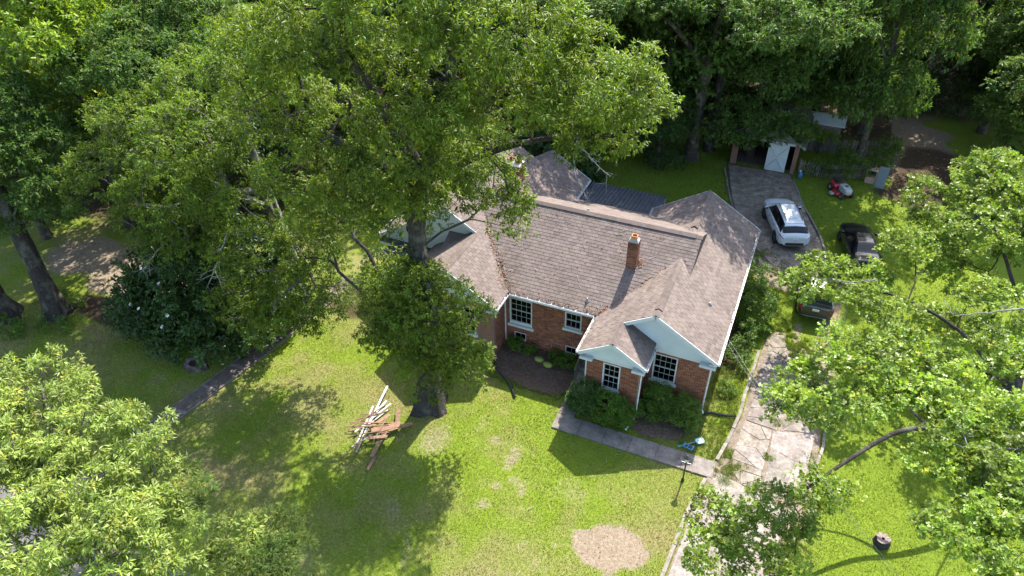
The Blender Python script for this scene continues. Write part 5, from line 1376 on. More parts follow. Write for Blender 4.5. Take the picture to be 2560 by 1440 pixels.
T7 = [[(-36.3, -7.6, -.1, .75), (-36.4, -7.6, 1, .6), (-36.8, -7.4, 5, .5), (-37.2, -7.2, 9, .4), (-37.6, -7, 13, .2)]]
tree('pine_oak', 'thick mossy trunk cut by the left picture edge', 'tree', (-36.3, -7.6), T7, [(-38, -7, 12, 2.4, 2.2, 1.8), (-40, -6, 10, 2, 2, 1.5)], 73, 'leaf_mid', 'bark_oak', clump=1.0, n_ros=12, n_leaf=7, L=.2, W=.07)

# --- shrubs
def shrub(name, label, base, lobes, seed, leafmat, L=.07, W=.035, clump=.10, n_ros=9, n_leaf=7, radius=.17, droop=.0, flat=.8, group=None, cat='shrub', tint=.22, warm=.12, kind='lance2', stems=5):
    rng = rng_(seed); off = np.array([base[0], base[1], 0.0])
    t = thing(name, label, cat, (base[0], base[1], 0), group=group)
    C, Ou, _ = crown_points(rng, lobes, clump); C = C - off; C[:, 2] = np.maximum(C[:, 2], .06)
    st = []
    for i in range(stems):
        a = i * 6.28 / stems + rng.random(); q = C[rng.integers(len(C))]
        p = smooth_path([(math.cos(a) * .06, math.sin(a) * .06, -.05, .02), (q[0] * .5, q[1] * .5, q[2] * .6, .014), (q[0], q[1], q[2], .006)], 6)
        st.append((p[:, :3], p[:, 3]))
    V, F = tubes_np(st, 5)
    obj_from('stems', mesh_np('stems', V, F, None, True), M['bark_dark'], t)
    o = obj_from('foliage', foliage(rng, C, Ou, n_ros, n_leaf, radius, L, W, kind, flat, droop, 1.0, .45, tint, warm, 'foliage'), M[leafmat], t); o['kind'] = 'stuff'
    return t
shrub('boxwood', 'dense dark rounded shrub at the entry wall, nearer the steps', (-4.55, -1.75), [(-4.5, -1.75, .95, .78, .58, .92), (-4.7, -1.7, .5, .7, .55, .5)], 81, 'leaf_box', L=.06, W=.035, clump=.035, n_ros=11, radius=.15)
shrub('boxwood', 'green rounded shrub in front of the downpipe corner', (-3.2, -1.85), [(-3.4, -1.85, .85, .85, .58, .85), (-2.75, -1.8, .65, .55, .5, .62)], 82, 'leaf_shrub', L=.07, W=.035, clump=.04, n_ros=11, radius=.16)
shrub('nandina', 'tall feathery shrub under the wing window', (-1.3, -.35), [(-1.45, -.4, 1.0, .6, .48, .8), (-1.0, -.6, .55, .8, .6, .55), (-1.8, -.9, .4, .5, .5, .4)], 83, 'leaf_shrub', L=.09, W=.03, clump=.06, radius=.2, droop=.2)
shrub('nandina', 'loose reddish shrub at the right front corner', (-.2, -.3), [(-.15, -.4, .75, .6, .5, .65), (.0, -.8, .45, .55, .5, .45)], 84, 'leaf_shrub', L=.09, W=.03, clump=.06, radius=.2, droop=.2, warm=.35)
shrub('garden_shrub', 'tall leafy shrub between the house side and the dark suv', (1.75, 7.9), [(1.8, 8.2, 1.0, .75, 1.0, .9), (1.7, 7.2, .8, .7, .8, .75), (1.3, 9.2, .6, .6, .7, .6)], 85, 'leaf_shrub', L=.11, W=.05, clump=.16, radius=.26)
shrub('garden_shrub', 'sunlit weeds against the house side near the white car', (1.2, 11.5), [(1.1, 12.2, .4, .6, .9, .4), (1.2, 11.0, .5, .55, .9, .45), (1.0, 9.9, .4, .5, .6, .4)], 86, 'leaf_shrub', L=.09, W=.04, clump=.14, radius=.22)
shrub('garden_shrub', 'low spreading plant on the side yard beside the drive kerb', (1.3, 2.3), [(1.35, 2.2, .25, .38, .45, .26)], 87, 'leaf_shrub', L=.07, W=.03, clump=.07, radius=.14, warm=.3)
shrub('garden_shrub', 'leafy bed plants under the long white gutter', (1.4, 5.2), [(1.5, 5.9, .5, .5, .7, .45), (1.3, 4.8, .35, .45, .6, .35), (1.75, 4.2, .4, .35, .5, .35)], 88, 'leaf_shrub', L=.09, W=.04, clump=.12, radius=.2)
shrub('fig_bush', 'big dark fig bush overhanging the rear roof', (-12.0, 15.6), [(-12.2, 15.4, 3.6, 1.6, 1.4, 1.3), (-10.8, 15.0, 2.8, 1.3, 1.1, 1.2), (-13.6, 15.2, 3.8, 1.3, 1.2, 1.2), (-10.4, 15.0, 1.6, 1.2, 1.0, 1.2)], 89, 'leaf_dark', L=.22, W=.16, clump=.5, n_ros=9, n_leaf=6, radius=.4, kind='oak')
shrub('garden_shrub', 'dark rounded shrub beside the side porch post', (-19.3, 3.9), [(-19.3, 3.9, .8, .9, .9, .75), (-19.0, 3.0, .5, .6, .5, .5)], 90, 'leaf_dark', L=.08, W=.045, clump=.12, radius=.22)
for i, (x, y, lab, s) in enumerate([(-9.2, .95, 'bushy green plant before the larger basement window', .42), (-8.35, .9, 'small plant with red and orange blooms by the brick wall', .28), (-7.05, 1.0, 'leafy plant climbing beside the wall spigot', .30), (-6.2, .75, 'bushy green plant before the smaller basement window', .42), (-6.75, .55, 'low dark plant between the bags and the basement window', .25)]):
    shrub('bed_plant', lab, (x, y), [(x, y, s * .9, s, s * .8, s * .8)], 100 + i, 'leaf_shrub', L=.08, W=.04, clump=.05, radius=.12, cat='plant', stems=3)
shrub('fence_vine', 'vine growing over the front picket fence', (4.6, 25.7), [(2.9, 25.5, .7, .5, .3, .5), (4.4, 25.6, .9, .9, .35, .6), (6.0, 26.3, .9, .8, .4, .6), (4.9, 26.6, 1.2, 1.1, .6, .8)], 91, 'leaf_mid', L=.12, W=.07, clump=.25, radius=.3, cat='vine')
shrub('fence_vine', 'sunlit vine over the white shed roof', (3.0, 29.6), [(2.4, 29.6, 1.6, .6, .5, .6), (3.6, 29.7, 1.3, .7, .4, .5)], 92, 'leaf_lime', L=.12, W=.07, clump=.25, radius=.3, cat='vine')
shrub('garden_shrub', 'dark undergrowth at the end of the rear fence', (7.6, 30.8), [(7.6, 30.6, .9, .9, 1.0, .8), (7.3, 28.6, .7, .7, .9, .6)], 93, 'leaf_mid', L=.13, W=.07, clump=.3, radius=.32)
shrub('garden_shrub', 'low green growth round the leaning trunk', (-33.6, -7.4), [(-33.0, -7.2, .25, 1.1, .5, .25), (-35.2, -8.4, .3, 1.4, .6, .3), (-33.9, -5.4, .25, 1.0, .5, .25)], 94, 'leaf_shrub', L=.1, W=.05, clump=.2, radius=.25)
shrub('garden_shrub', 'tuft of bright growth in the light beyond the magnolia', (-31.6, .2), [(-31.6, .2, .5, 1.2, .7, .5), (-30.0, .6, .4, 1.0, .6, .4)], 95, 'leaf_lime', L=.1, W=.05, clump=.2, radius=.25)

# ================================================================== VEHICLES
def car(name, label, cat, loc, heading, st, glass, paint, dims, lights='red', rails=False, seed=1, wheel_r=.36, plate_z=.8, extra_plate=True):
    """st: stations (x, hw, zlow, zbelt, ztop, hwtop), x forward. heading: angle of +x"""
    t = thing(name, label, cat, (loc[0], loc[1], .05), heading)
    st = np.array(st, float)
    xs = np.unique(np.concatenate([np.linspace(st[0, 0], st[-1, 0], 90), st[:, 0]]))
    S = np.stack([xs] + [np.interp(xs, st[:, 0], st[:, c]) for c in range(1, 6)], -1)
    for _ in range(3):
        s2 = S.copy(); s2[1:-1, 1:] = (S[:-2, 1:] + 2 * S[1:-1, 1:] + S[2:, 1:]) / 4; S = s2
    x, hw, zl, zb, zt, ht = S.T
    prof = np.stack([
        np.stack([hw * .90, zl], -1), np.stack([hw * .975, zl + .22 * (zb - zl)], -1), np.stack([hw, zl + .62 * (zb - zl)], -1), np.stack([hw * .955, zb], -1),
        np.stack([hw * .955 * .85 + ht * .15, zb + .10 * (zt - zb)], -1), np.stack([ht + .015, zt - .16 * (zt - zb) - .015], -1), np.stack([ht - .10, zt], -1), np.stack([ht * 0, zt + .025], -1)], 1)
    q = np.linspace(0, 7, 43)
    i0 = np.clip(np.floor(q).astype(int), 0, 6); f = (q - i0)[None, :, None]
    half = prof[:, i0] * (1 - f) + prof[:, i0 + 1] * f
    for _ in range(2):
        h2 = half.copy(); h2[:, 1:-1] = (half[:, :-2] + 2 * half[:, 1:-1] + half[:, 2:]) / 4; half = h2
    n, k = half.shape[:2]
    G = np.zeros((n, 2 * k - 1, 3)); qq = np.concatenate([q, q[:-1][::-1]])
    G[:, :k, 0] = x[:, None]; G[:, :k, 1] = half[:, :, 0]; G[:, :k, 2] = half[:, :, 1]
    G[:, k:, 0] = x[:, None]; G[:, k:, 1] = -half[:, -2::-1, 0]; G[:, k:, 2] = half[:, -2::-1, 1]
    m_ = 2 * k - 1
    groups = {}
    wx = dims['wheels']
    for i in range(n - 1):
        xm = (x[i] + x[i + 1]) / 2
        for j in range(m_ - 1):
            qm = (qq[j] + qq[j + 1]) / 2; zc_ = G[i, j, 2]
            g = 'body'
            side = 'l' if j < k - 1 else 'r'
            if qm < 4.0:
                d = min(math.hypot(xm - w, zc_ - wheel_r) for w in wx)
                if d < wheel_r + .05: continue
                if d < wheel_r + .10: g = 'cladding'
            if qm < .75: g = 'cladding'
            sg = glass['side']
            if 4.05 < qm < 5.15 and sg[0] < xm < sg[1]:
                fr = (qm - 4.05) / 1.1
                if sg[0] + sg[2] * fr < xm < sg[1] - sg[3] * fr:
                    g = 'cladding' if any(abs(xm - p) < .03 for p in glass.get('pillars', [])) else 'side_window_' + side
            if glass.get('dark_rear') and 4.05 < qm < 5.4 and -2.2 < xm < -1.62 and g == 'body' and qm > 4.6: g = 'cladding'
            if qm > 5.45 and glass['front'][0] < xm < glass['front'][1]: g = 'windshield'
            if qm > 5.35 and glass['rear'][0] < xm < glass['rear'][1]: g = 'rear_window'
            groups.setdefault(g, []).append((i, j))
    idx = np.arange(n * m_).reshape(n, m_)
    def emit(nm, cells, mat, off=0.0):
        used = {}; V = []; F = []
        for i, j in cells:
            f = []
            for a, b in ((i, j), (i + 1, j), (i + 1, j + 1), (i, j + 1)):
                if (a, b) not in used:
                    used[(a, b)] = len(V); V.append(tuple(G[a, b]))
                f.append(used[(a, b)])
            F.append(tuple(f))
        me = bpy.data.meshes.new(nm); me.from_pydata(V, [], F); me.polygons.foreach_set('use_smooth', np.ones(len(F), dtype=bool)); me.update()
        if off:
            vn = np.array([v.normal for v in me.vertices]); co = np.array(V)
            cen = np.array([0, 0, .7]); s = np.sign(np.einsum('ij,ij->i', vn, co - cen)); co = co + vn * s[:, None] * off
            me.vertices.foreach_set('co', co.astype(np.float32).ravel()); me.update()
        me.attributes.new('tint', 'FLOAT_COLOR', 'POINT')
        return obj_from(nm, me, mat, t)
    body = emit('body', groups['body'], M[paint])
    emit('cladding', groups.get('cladding', []), M['black_metal'])
    for g_, nm in (('side_window_l', 'side_window'), ('side_window_r', 'side_window'), ('windshield', 'windshield'), ('rear_window', 'rear_window')):
        if g_ in groups: emit(nm, groups[g_], M['car_glass'])
    for e, rev in ((0, False), (n - 1, True)):       # end caps
        b = MB(); v = [tuple(p) for p in G[e]]; b.add(v, [tuple(range(m_)) if not rev else tuple(reversed(range(m_)))]); b.build('bumper', M[paint], t)
    # lamps: patches of the skin lifted a little
    def patch_(nm, x0, x1, q0, q1, mat, off=.008, sides='lr'):
        for sd in sides:
            cells = [(i, j) for i in range(n - 1) for j in range(m_ - 1) if x0 < (x[i] + x[i + 1]) / 2 < x1 and q0 < (qq[j] + qq[j + 1]) / 2 < q1 and (('l' if j < k - 1 else 'r') == sd)]
            if cells: emit(nm, cells, M[mat], off)
    for a in dims.get('lamps', []): patch_(*a)
    xr = st[0, 0]
    if extra_plate:
        p = MB(); p.box(xr - .03, xr - .005, -.17, .17, plate_z - .06, plate_z + .07); pl = p.build('licence_plate', M['plate'], t)
        rr = random.Random(seed)
        for c in range(6):
            b = MB(); y = -.12 + c * .045; b.box(xr - .034, xr - .028, y, y + .028, plate_z - .03, plate_z + .025); o = b.build('plate_character', M['plate_text'], pl)
    b = MB(); b.box(xr - .015, xr + .1, -.55, .55, dims['zb'], dims['zb'] + .16); b.build('lower_bumper', M['black_metal'], t, bevel=.02)
    b = MB(); b.box(xr - .03, xr + .1, -.62, .62, dims['zb'] - .05, dims['zb'] - .01); b.build('bumper_strip', M['steel'], t, bevel=.01)
    for w in wx:
        for s in (-1, 1):
            yo = dims['track'] * s
            ty = MB(); pr = [(wheel_r * .55, -.11), (wheel_r * .93, -.115), (wheel_r, -.08), (wheel_r, .08), (wheel_r * .93, .115), (wheel_r * .55, .11)]
            vs, fs = [], []; nn = 20
            for (r0, y) in pr:
                for a in range(nn): vs.append((w + r0 * math.cos(a * 2 * math.pi / nn), yo + y * s, wheel_r - .04 + r0 * math.sin(a * 2 * math.pi / nn)))
            for i in range(len(pr) - 1):
                for a in range(nn): fs.append((i * nn + a, i * nn + (a + 1) % nn, (i + 1) * nn + (a + 1) % nn, (i + 1) * nn + a))
            wheel = bpy.data.objects.new('wheel', None); link(wheel, t)
            ty.add(vs, fs); ty.build('tyre', M['tyre'], wheel, smooth=True)
            rm = MB(); vs = [(w, yo + .06 * s, wheel_r - .04)]; fs = []
            for a in range(10):
                for da in (-.16, .16):
                    an = a * 2 * math.pi / 10 + da; vs.append((w + wheel_r * .6 * math.cos(an), yo + .085 * s, wheel_r - .04 + wheel_r * .6 * math.sin(an)))
                fs.append((0, 1 + 2 * a, 2 + 2 * a))
            rm.add(vs, fs); rm.build('rim', M['rim'], wheel)
            ar = MB(); ar.add([(w + (wheel_r + .06) * math.cos(a), yo - .16 * s, wheel_r + (wheel_r + .06) * math.sin(a)) for a in np.linspace(0, math.pi, 12)], [tuple(range(12))]); ar.build('wheel_well', M['black_metal'], wheel)
    for s in (-1, 1):
        mx, my, mz = dims['mirror']
        b = MB(); b.box(mx - .07, mx + .09, s * my if s > 0 else s * my - .2, s * my + .2 if s > 0 else s * my, mz, mz + .15); b.build('wing_mirror', M[paint], t, bevel=.03)
        b = MB(); b.box(mx - .078, mx - .068, s * (my + .1) - .08, s * (my + .1) + .08, mz + .02, mz + .13); b.build('mirror_glass', M['car_glass'], t)
    b = MB(); b.box(st[0, 0] + .3, st[-1, 0] - .3, -.7, .7, .2, .3); b.build('underbody', M['black_metal'], t)
    if rails:
        for s in (-1, 1):
            b = MB(); pts = [(rx, s * (np.interp(rx, x, ht) - .12), np.interp(rx, x, zt) + .045) for rx in np.linspace(-1.5, .35, 9)]
            b.tube(pts, .02, 6); b.build('roof_rail', M['black_metal'], t)
    # door seams and handles
    for hx in dims.get('handles', []):
        for s in (-1, 1):
            y = s * (np.interp(hx, x, hw) * .985)
            b = MB(); b.box(hx, hx + .17, min(y, y + .03 * s), max(y, y + .03 * s), .86 * dims['hz'], .86 * dims['hz'] + .03); b.build('door_handle', M['black_metal'], t)
    for dx in dims.get('seams', []):
        for s in (-1, 1):
            zz_ = np.linspace(.42, np.interp(dx, x, zb), 6); b = MB()
            pts = []
            for z_ in zz_:
                fz = (z_ - np.interp(dx, x, zl)) / (np.interp(dx, x, zb) - np.interp(dx, x, zl)); yy = np.interp(fz, [0, .22, .62, 1], [.90, .975, 1, .955]) * np.interp(dx, x, hw)
                pts.append((dx, s * (yy + .001), z_))
            b.tube(pts, .006, 4, False); b.build('door_seam', M['black_metal'], t)
    return t
SUV = [(-2.43, .74, .46, .92, .98, .60), (-2.40, .84, .42, .98, 1.08, .68), (-2.30, .91, .38, 1.03, 1.16, .72), (-2.18, .94, .36, 1.06, 1.24, .71), (-1.72, .965, .34, 1.08, 1.54, .60), (-1.45, .97, .33, 1.06, 1.62, .60), (-.4, .97, .32, 1.02, 1.69, .61),
       (.30, .97, .32, 1.0, 1.67, .62), (.52, .965, .32, 1.0, 1.60, .62), (1.20, .96, .33, 1.0, 1.14, .74), (1.3, .955, .33, 1.0, 1.10, .76), (1.85, .93, .34, .95, 1.04, .72), (2.20, .86, .36, .85, .94, .62), (2.36, .76, .40, .72, .80, .52), (2.43, .64, .44, .62, .68, .45)]
car('white_suv', 'white suv with dark rear window parked on the drive', 'car', (1.98, 17.75), math.pi / 2 + math.radians(20.5), SUV,
    dict(side=(-2.12, 1.12, .42, .72), front=(.46, 1.22), rear=(-2.24, -1.72), dark_rear=True), 'car_white',
    dict(wheels=(-1.45, 1.42), track=.86, zb=.44, mirror=(.85, .93, 1.02), handles=(-.95, .05), hz=1.08, seams=(-.35, .75),
         lamps=[('tail_lamp', -2.42, -2.08, 2.85, 3.6, 'red_lamp'), ('roof_spoiler', -1.86, -1.70, 5.3, 7.1, 'car_white', .02), ('head_lamp', 2.12, 2.36, 2.6, 3.4, 'clear_lamp')]), rails=True, seed=2, plate_z=.84)
SED = [(-2.38, .70, .46, .86, .92, .55), (-2.34, .80, .40, .93, 1.00, .62), (-2.2, .86, .36, .96, 1.06, .66), (-1.75, .90, .33, .97, 1.08, .68), (-1.55, .90, .32, .97, 1.12, .66), (-.85, .905, .30, .95, 1.40, .56), (-.5, .905, .30, .94, 1.45, .56), (.15, .905, .30, .93, 1.44, .56),
       (.40, .90, .30, .93, 1.38, .56), (1.12, .895, .31, .92, 1.02, .70), (1.25, .89, .31, .91, .98, .70), (1.85, .86, .34, .84, .90, .66), (2.2, .78, .36, .72, .80, .56), (2.38, .62, .42, .58, .64, .42)]
car('black_sedan', 'black sedan parked on the grass under the oak leaves', 'car', (6.45, 16.7), math.pi / 2 + math.radians(13), SED,
    dict(side=(-1.5, .95, .7, .7), front=(.42, 1.12), rear=(-1.52, -.88), pillars=[-.25]), 'car_black',
    dict(wheels=(-1.38, 1.42), track=.80, zb=.44, mirror=(.75, .86, .94), handles=(-.75, .2), hz=.98, seams=(-.2, .85),
         lamps=[('tail_lamp', -2.37, -2.1, 2.3, 3.5, 'red_lamp'), ('head_lamp', 2.05, 2.34, 2.5, 3.4, 'clear_lamp')]), seed=3, wheel_r=.33, plate_z=.78)
SUV2 = [(s[0] * .98, s[1] * .98, s[2], s[3] * .99, s[4] * .99, s[5] * 1.04) for s in SUV]
car('dark_suv', 'dark grey green suv with red tail lamps half hidden under oak leaves', 'car', (4.47, 11.35), math.pi / 2 + math.radians(3), SUV2,
    dict(side=(-1.95, 1.0, .4, .75), front=(.50, 1.18), rear=(-2.22, -1.74), pillars=[-.75, .25]), 'car_dark',
    dict(wheels=(-1.42, 1.38), track=.84, zb=.44, mirror=(.85, .93, 1.02), handles=(-.95, .05), hz=1.08, seams=(-.35, .75),
         lamps=[('tail_lamp', -2.40, -2.05, 2.3, 3.75, 'red_lamp'), ('head_lamp', 2.1, 2.32, 2.6, 3.4, 'clear_lamp')]), seed=4, plate_z=.86)

# ride-on mower
mw = thing('riding_mower', 'red riding mower with grey hood at the lawn edge by the fence', 'mower', (4.95, 24.0, 0), math.radians(-55))
def wheel_lathe(x, y, r, w, parent, nm='wheel', s=1):
    e = bpy.data.objects.new(nm, None); link(e, parent); b = MB(); nn = 16; vs = []; fs = []
    pr = [(r * .5, -w / 2), (r * .95, -w / 2), (r, -w / 4), (r, w / 4), (r * .95, w / 2), (r * .5, w / 2)]
    for r0, yy in pr:
        for a in range(nn): vs.append((x + r0 * math.cos(a * 2 * math.pi / nn), y + yy, r + r0 * math.sin(a * 2 * math.pi / nn)))
    for i in range(len(pr) - 1):
        for a in range(nn): fs.append((i * nn + a, i * nn + (a + 1) % nn, (i + 1) * nn + (a + 1) % nn, (i + 1) * nn + a))
    b.add(vs, fs); b.build('tyre', M['tyre'], e, smooth=True)
    c = MB(); c.add([(x + r * .52 * math.cos(a * 2 * math.pi / nn), y + s * w * .42, r + r * .52 * math.sin(a * 2 * math.pi / nn)) for a in range(nn)], [tuple(range(nn))]); c.build('hub', M['grey_plastic'], e)
for s in (-1, 1):
    wheel_lathe(-.55, .38 * s, .26, .22, mw, s=s); wheel_lathe(.72, .38 * s, .19, .16, mw, s=s)
def loft(name, secs, mat, parent, bevel=.03):
    """secs: (x, halfwidth, z0, z1)"""
    b = MB(); v = []; f = []
    for (x, h, z0, z1) in secs: v += [(x, -h, z0), (x, h, z0), (x, h * .95, z1 - .05), (x, h * .7, z1), (x, -h * .7, z1), (x, -h * .95, z1 - .05)]
    for i in range(len(secs) - 1):
        for k in range(6): f.append((i * 6 + k, i * 6 + (k + 1) % 6, (i + 1) * 6 + (k + 1) % 6, (i + 1) * 6 + k))
    f.append(tuple(reversed(range(6)))); f.append(tuple((len(secs) - 1) * 6 + k for k in range(6)))
    b.add(v, f); return b.build(name, M[mat], parent, smooth=False, bevel=bevel)
hood = loft('hood', [(.12, .27, .38, .80), (.5, .29, .36, .80), (.85, .27, .36, .72), (.95, .22, .40, .62)], 'grey_plastic', mw)
for i in range(4):
    b = MB(); b.box(.40, .62, -.14 + i * .07, -.11 + i * .07, .80, .812); b.build('hood_vent', M['black_metal'], hood)
loft('fender', [(-.85, .36, .40, .62), (-.6, .44, .42, .66), (-.2, .44, .40, .62), (-.05, .36, .36, .52)], 'red_paint', mw)
loft('mower_deck', [(-.25, .50, .14, .30), (.0, .62, .12, .32), (.4, .62, .12, .32), (.6, .46, .14, .28)], 'red_paint', mw)
loft('discharge_chute', [(-.02, .10, .10, .26), (.3, .14, .10, .26)], 'grey_plastic', mw).location = (0, -.74, 0)
loft('footboard', [(-.1, .40, .28, .36), (.3, .40, .28, .36)], 'black_metal', mw)
loft('seat', [(-.62, .24, .66, .78), (-.2, .25, .66, .76)], 'black_metal', mw)
loft('backrest', [(-.74, .23, .74, 1.08), (-.64, .25, .72, 1.10)], 'black_metal', mw)
b = MB(); b.tube([(.08 + .05 * math.sin(a), .19 * math.cos(a), 1.0 + .17 * math.sin(a) * .6) for a in np.linspace(0, 2 * math.pi, 17)], .018, 6, False); b.bar((.18, 0, .75), (.08, 0, 1.0), .04); b.build('steering_wheel', M['black_metal'], mw)
b = MB(); b.box(.86, .97, -.18, .18, .30, .38); b.build('front_bumper', M['red_paint'], mw, bevel=.02)

# ================================================================== GARAGE AND FENCES
ga = thing('brick_garage', 'small brick garage with board gable and white door at the drive end', 'garage', (-.5, 28, 0))
def G_(o, p=None): o.parent = p or ga; o.matrix_parent_inverse = Matrix.Translation((.5, -28, 0)) if p is None else Matrix.Identity(4); return o
GX0, GX1, GY0, GY1 = -2.75, 1.75, 25.45, 31.0
for (a, b, c, d, z) in ((GX0, GX0 + .42, GY0, GY0 + .25, 2.25), (GX1 - .3, GX1, GY0, GY0 + .25, 2.25), (GX0, GX0 + .25, GY0 + .25, GY1, 2.35), (GX1 - .25, GX1, GY0 + .25, GY1, 2.35), (GX0 + .25, GX1 - .25, GY1 - .25, GY1, 2.35)):
    m = MB(); m.box(a, b, c, d, -.05, z); G_(m.build('wall', M['brickwork']))
m = MB(); m.box(GX0 + .42, GX1 - .3, GY0 + .02, GY0 + .2, 2.1, 2.3); G_(m.build('lintel', M['white']))
xm = (GX0 + GX1) / 2; hwid = (GX1 - GX0) / 2 + .1
nb = 26
for i in range(nb):
    a = xm - hwid + i * 2 * hwid / nb; b = a + 2 * hwid / nb - .012; zc1 = 2.3 + (hwid - abs((a + b) / 2 - xm)) * .62
    if zc1 - 2.3 < .1: continue
    m = MB(); m.box(a, b, GY0 - .02, GY0 + .03, 2.28, zc1); G_(m.build('gable_board', M['old_board']))
for s in (-1, 1):
    m = MB(); m.fbox((xm, GY0 - .3, 2.3 + hwid * .62 + .02), (0, GY1 - GY0 + .6, 0), (s * (hwid + .3), 0, -(hwid + .3) * .62), (0, 0, .08), (.85, .95, .95)); G_(m.build('roof', M['shingle']))
    m = MB(); m.bar((xm, GY0 - .32, 2.3 + hwid * .62 + .03), (xm + s * (hwid + .3), GY0 - .32, 2.3 - .3 * .62 + .03), .04, .16); G_(m.build('rake_board', M['old_board']))
dr = MB(); dr.box(-.30, 1.08, GY0 - .06, GY0, .04, 2.12); door = G_(dr.build('garage_door', M['white'], bevel=.01))
for (a, b) in (((-.26, .12), (.39, 1.05)), ((1.04, .12), (.39, 1.05)), ((-.26, 2.0), (.39, 1.15)), ((1.04, 2.0), (.39, 1.15))):
    m = MB(); m.bar((a[0], GY0 - .075, a[1]), (b[0], GY0 - .075, b[1]), .025, .09, up=(0, 1, 0)); G_(m.build('brace', M['white']), door)
m = MB(); m.box(-.30, 1.08, GY0 - .085, GY0 - .062, 1.03, 1.17); G_(m.build('cross_rail', M['white']), door)
m = MB(); m.box(GX0 + .3, GX1 - .3, GY0 + .5, GY1 - .3, -.05, .03); G_(m.build('floor_slab', M['aggregate']))

def picket_fence(label, pts, hgt, seed, gapp=.155, w=.085):
    R2 = random.Random(seed); t = thing('picket_fence', label, 'fence', (pts[0][0], pts[0][1], 0))
    off = Vector((pts[0][0], pts[0][1], 0)); P = [Vector((p[0], p[1], 0)) - off for p in pts]
    me = []
    for k in range(5):
        h = hgt + R2.uniform(-.04, .04); tt = R2.uniform(.7, 1.3); b = MB()
        b.add([(0, 0, .06), (w, 0, .06), (w, 0, h - .08), (w / 2, 0, h), (0, 0, h - .08), (0, .02, .06), (w, .02, .06), (w, .02, h - .08), (w / 2, .02, h), (0, .02, h - .08)],
              [(0, 1, 2, 3, 4), (9, 8, 7, 6, 5), (0, 5, 6, 1), (1, 6, 7, 2), (2, 7, 8, 3), (3, 8, 9, 4), (4, 9, 5, 0)], (tt, tt, tt * .97))
        x = b.mesh('picket'); x.materials.append(M['fence_wood']); me.append(x)
    for a, b in zip(P[:-1], P[1:]):
        L = (b - a).length; d = (b - a).normalized(); an = math.atan2(d.y, d.x); k = int(L / gapp)
        for i in range(k):
            if R2.random() < .04: continue
            o = bpy.data.objects.new('picket', me[R2.randrange(5)]); link(o, t); o.location = a + d * (i * gapp); o.rotation_euler = (R2.uniform(-.04, .04), R2.uniform(-.05, .05), an)
        for z in (.3, hgt - .3):
            m = MB(); nn = Vector((-d.y, d.x, 0)); m.bar(a + nn * .045 + Vector((0, 0, z)), b + nn * .045 + Vector((0, 0, z)), .04, .09, (.9, .9, .9)); m.build('rail', M['fence_wood'], t)
        for i in range(int(L / 2.2) + 1):
            p = a + d * min(L, i * 2.2); m = MB(); m.box(p.x - .05, p.x + .05, p.y + .07, p.y + .17, -.1, hgt + .05, (.8, .8, .8)); m.build('post', M['fence_wood'], t)
picket_fence('weathered picket fence behind the mower, nearer row', [(2.0, 25.6), (4.1, 25.75), (7.0, 26.9)], 1.15, 1)
picket_fence('weathered picket fence below the white shed roof, farther row', [(2.0, 29.5), (5.2, 29.9), (7.2, 30.6)], 1.25, 2)
sh = thing('garden_shed', 'small shed with sunlit white roof behind the fences', 'shed', (3.1, 31.2, 0))
m = MB(); m.box(-1.1, 1.1, -.8, 1.0, 0, 1.9); m.build('wall', M['fence_wood'], sh)
for s in (-1, 1):
    m = MB(); m.fbox((-1.3, .1, 2.35), (2.6, 0, 0), (0, s * 1.1, -.4), (0, 0, .05)); m.build('roof', M['white'], sh)

# cabinet with grey board leaning on it, blue jug
cb = thing('wooden_cabinet', 'open tan wooden cabinet beside the leaning grey board', 'cabinet', (6.75, 26.35, 0), math.radians(-10))
for nm, a in (('side_panel', (-.32, -.28, -.28, .28, 0, 1.0)), ('side_panel', (.28, .32, -.28, .28, 0, 1.0)), ('back_panel', (-.28, .28, .24, .28, 0, 1.0)), ('top_panel', (-.34, .34, -.3, .3, 1.0, 1.04)), ('shelf', (-.28, .28, -.26, .24, .55, .59)), ('drawer_front', (-.28, .28, -.30, -.26, .05, .52)), ('base', (-.28, .28, -.26, .24, 0, .05))):
    m = MB(); m.box(*a); m.build(nm, M['box_wood'], cb, bevel=.006)
gb = MB(); gb.fbox((0, 0, 0), (.62, 0, 0), (0, .30, 1.45), (0, -.03, .008)); gb = gb.build('leaning_board', M['grey_board'], bevel=.008)
gb.location = (7.05, 25.75, .02); gb.rotation_euler = (0, 0, math.radians(-8)); tag(gb, 'flat blue grey board leaning on the tan cabinet', 'board')
jg = thing('plastic_jug', 'blue jug with white lid at the garage corner', 'jug', (2.2, 25.15, 0))
m = MB(); m.lathe((0, 0, 0), [(.13, 0), (.16, .03), (.16, .30), (.10, .40), (.05, .43), (.05, .46)], 14); m.build('body', M['blue'], jg, smooth=True)
m = MB(); m.lathe((-.05, .02, .46), [(.07, 0), (.07, .10), (.05, .13)], 12); m.build('lid', M['white'], jg, smooth=True)

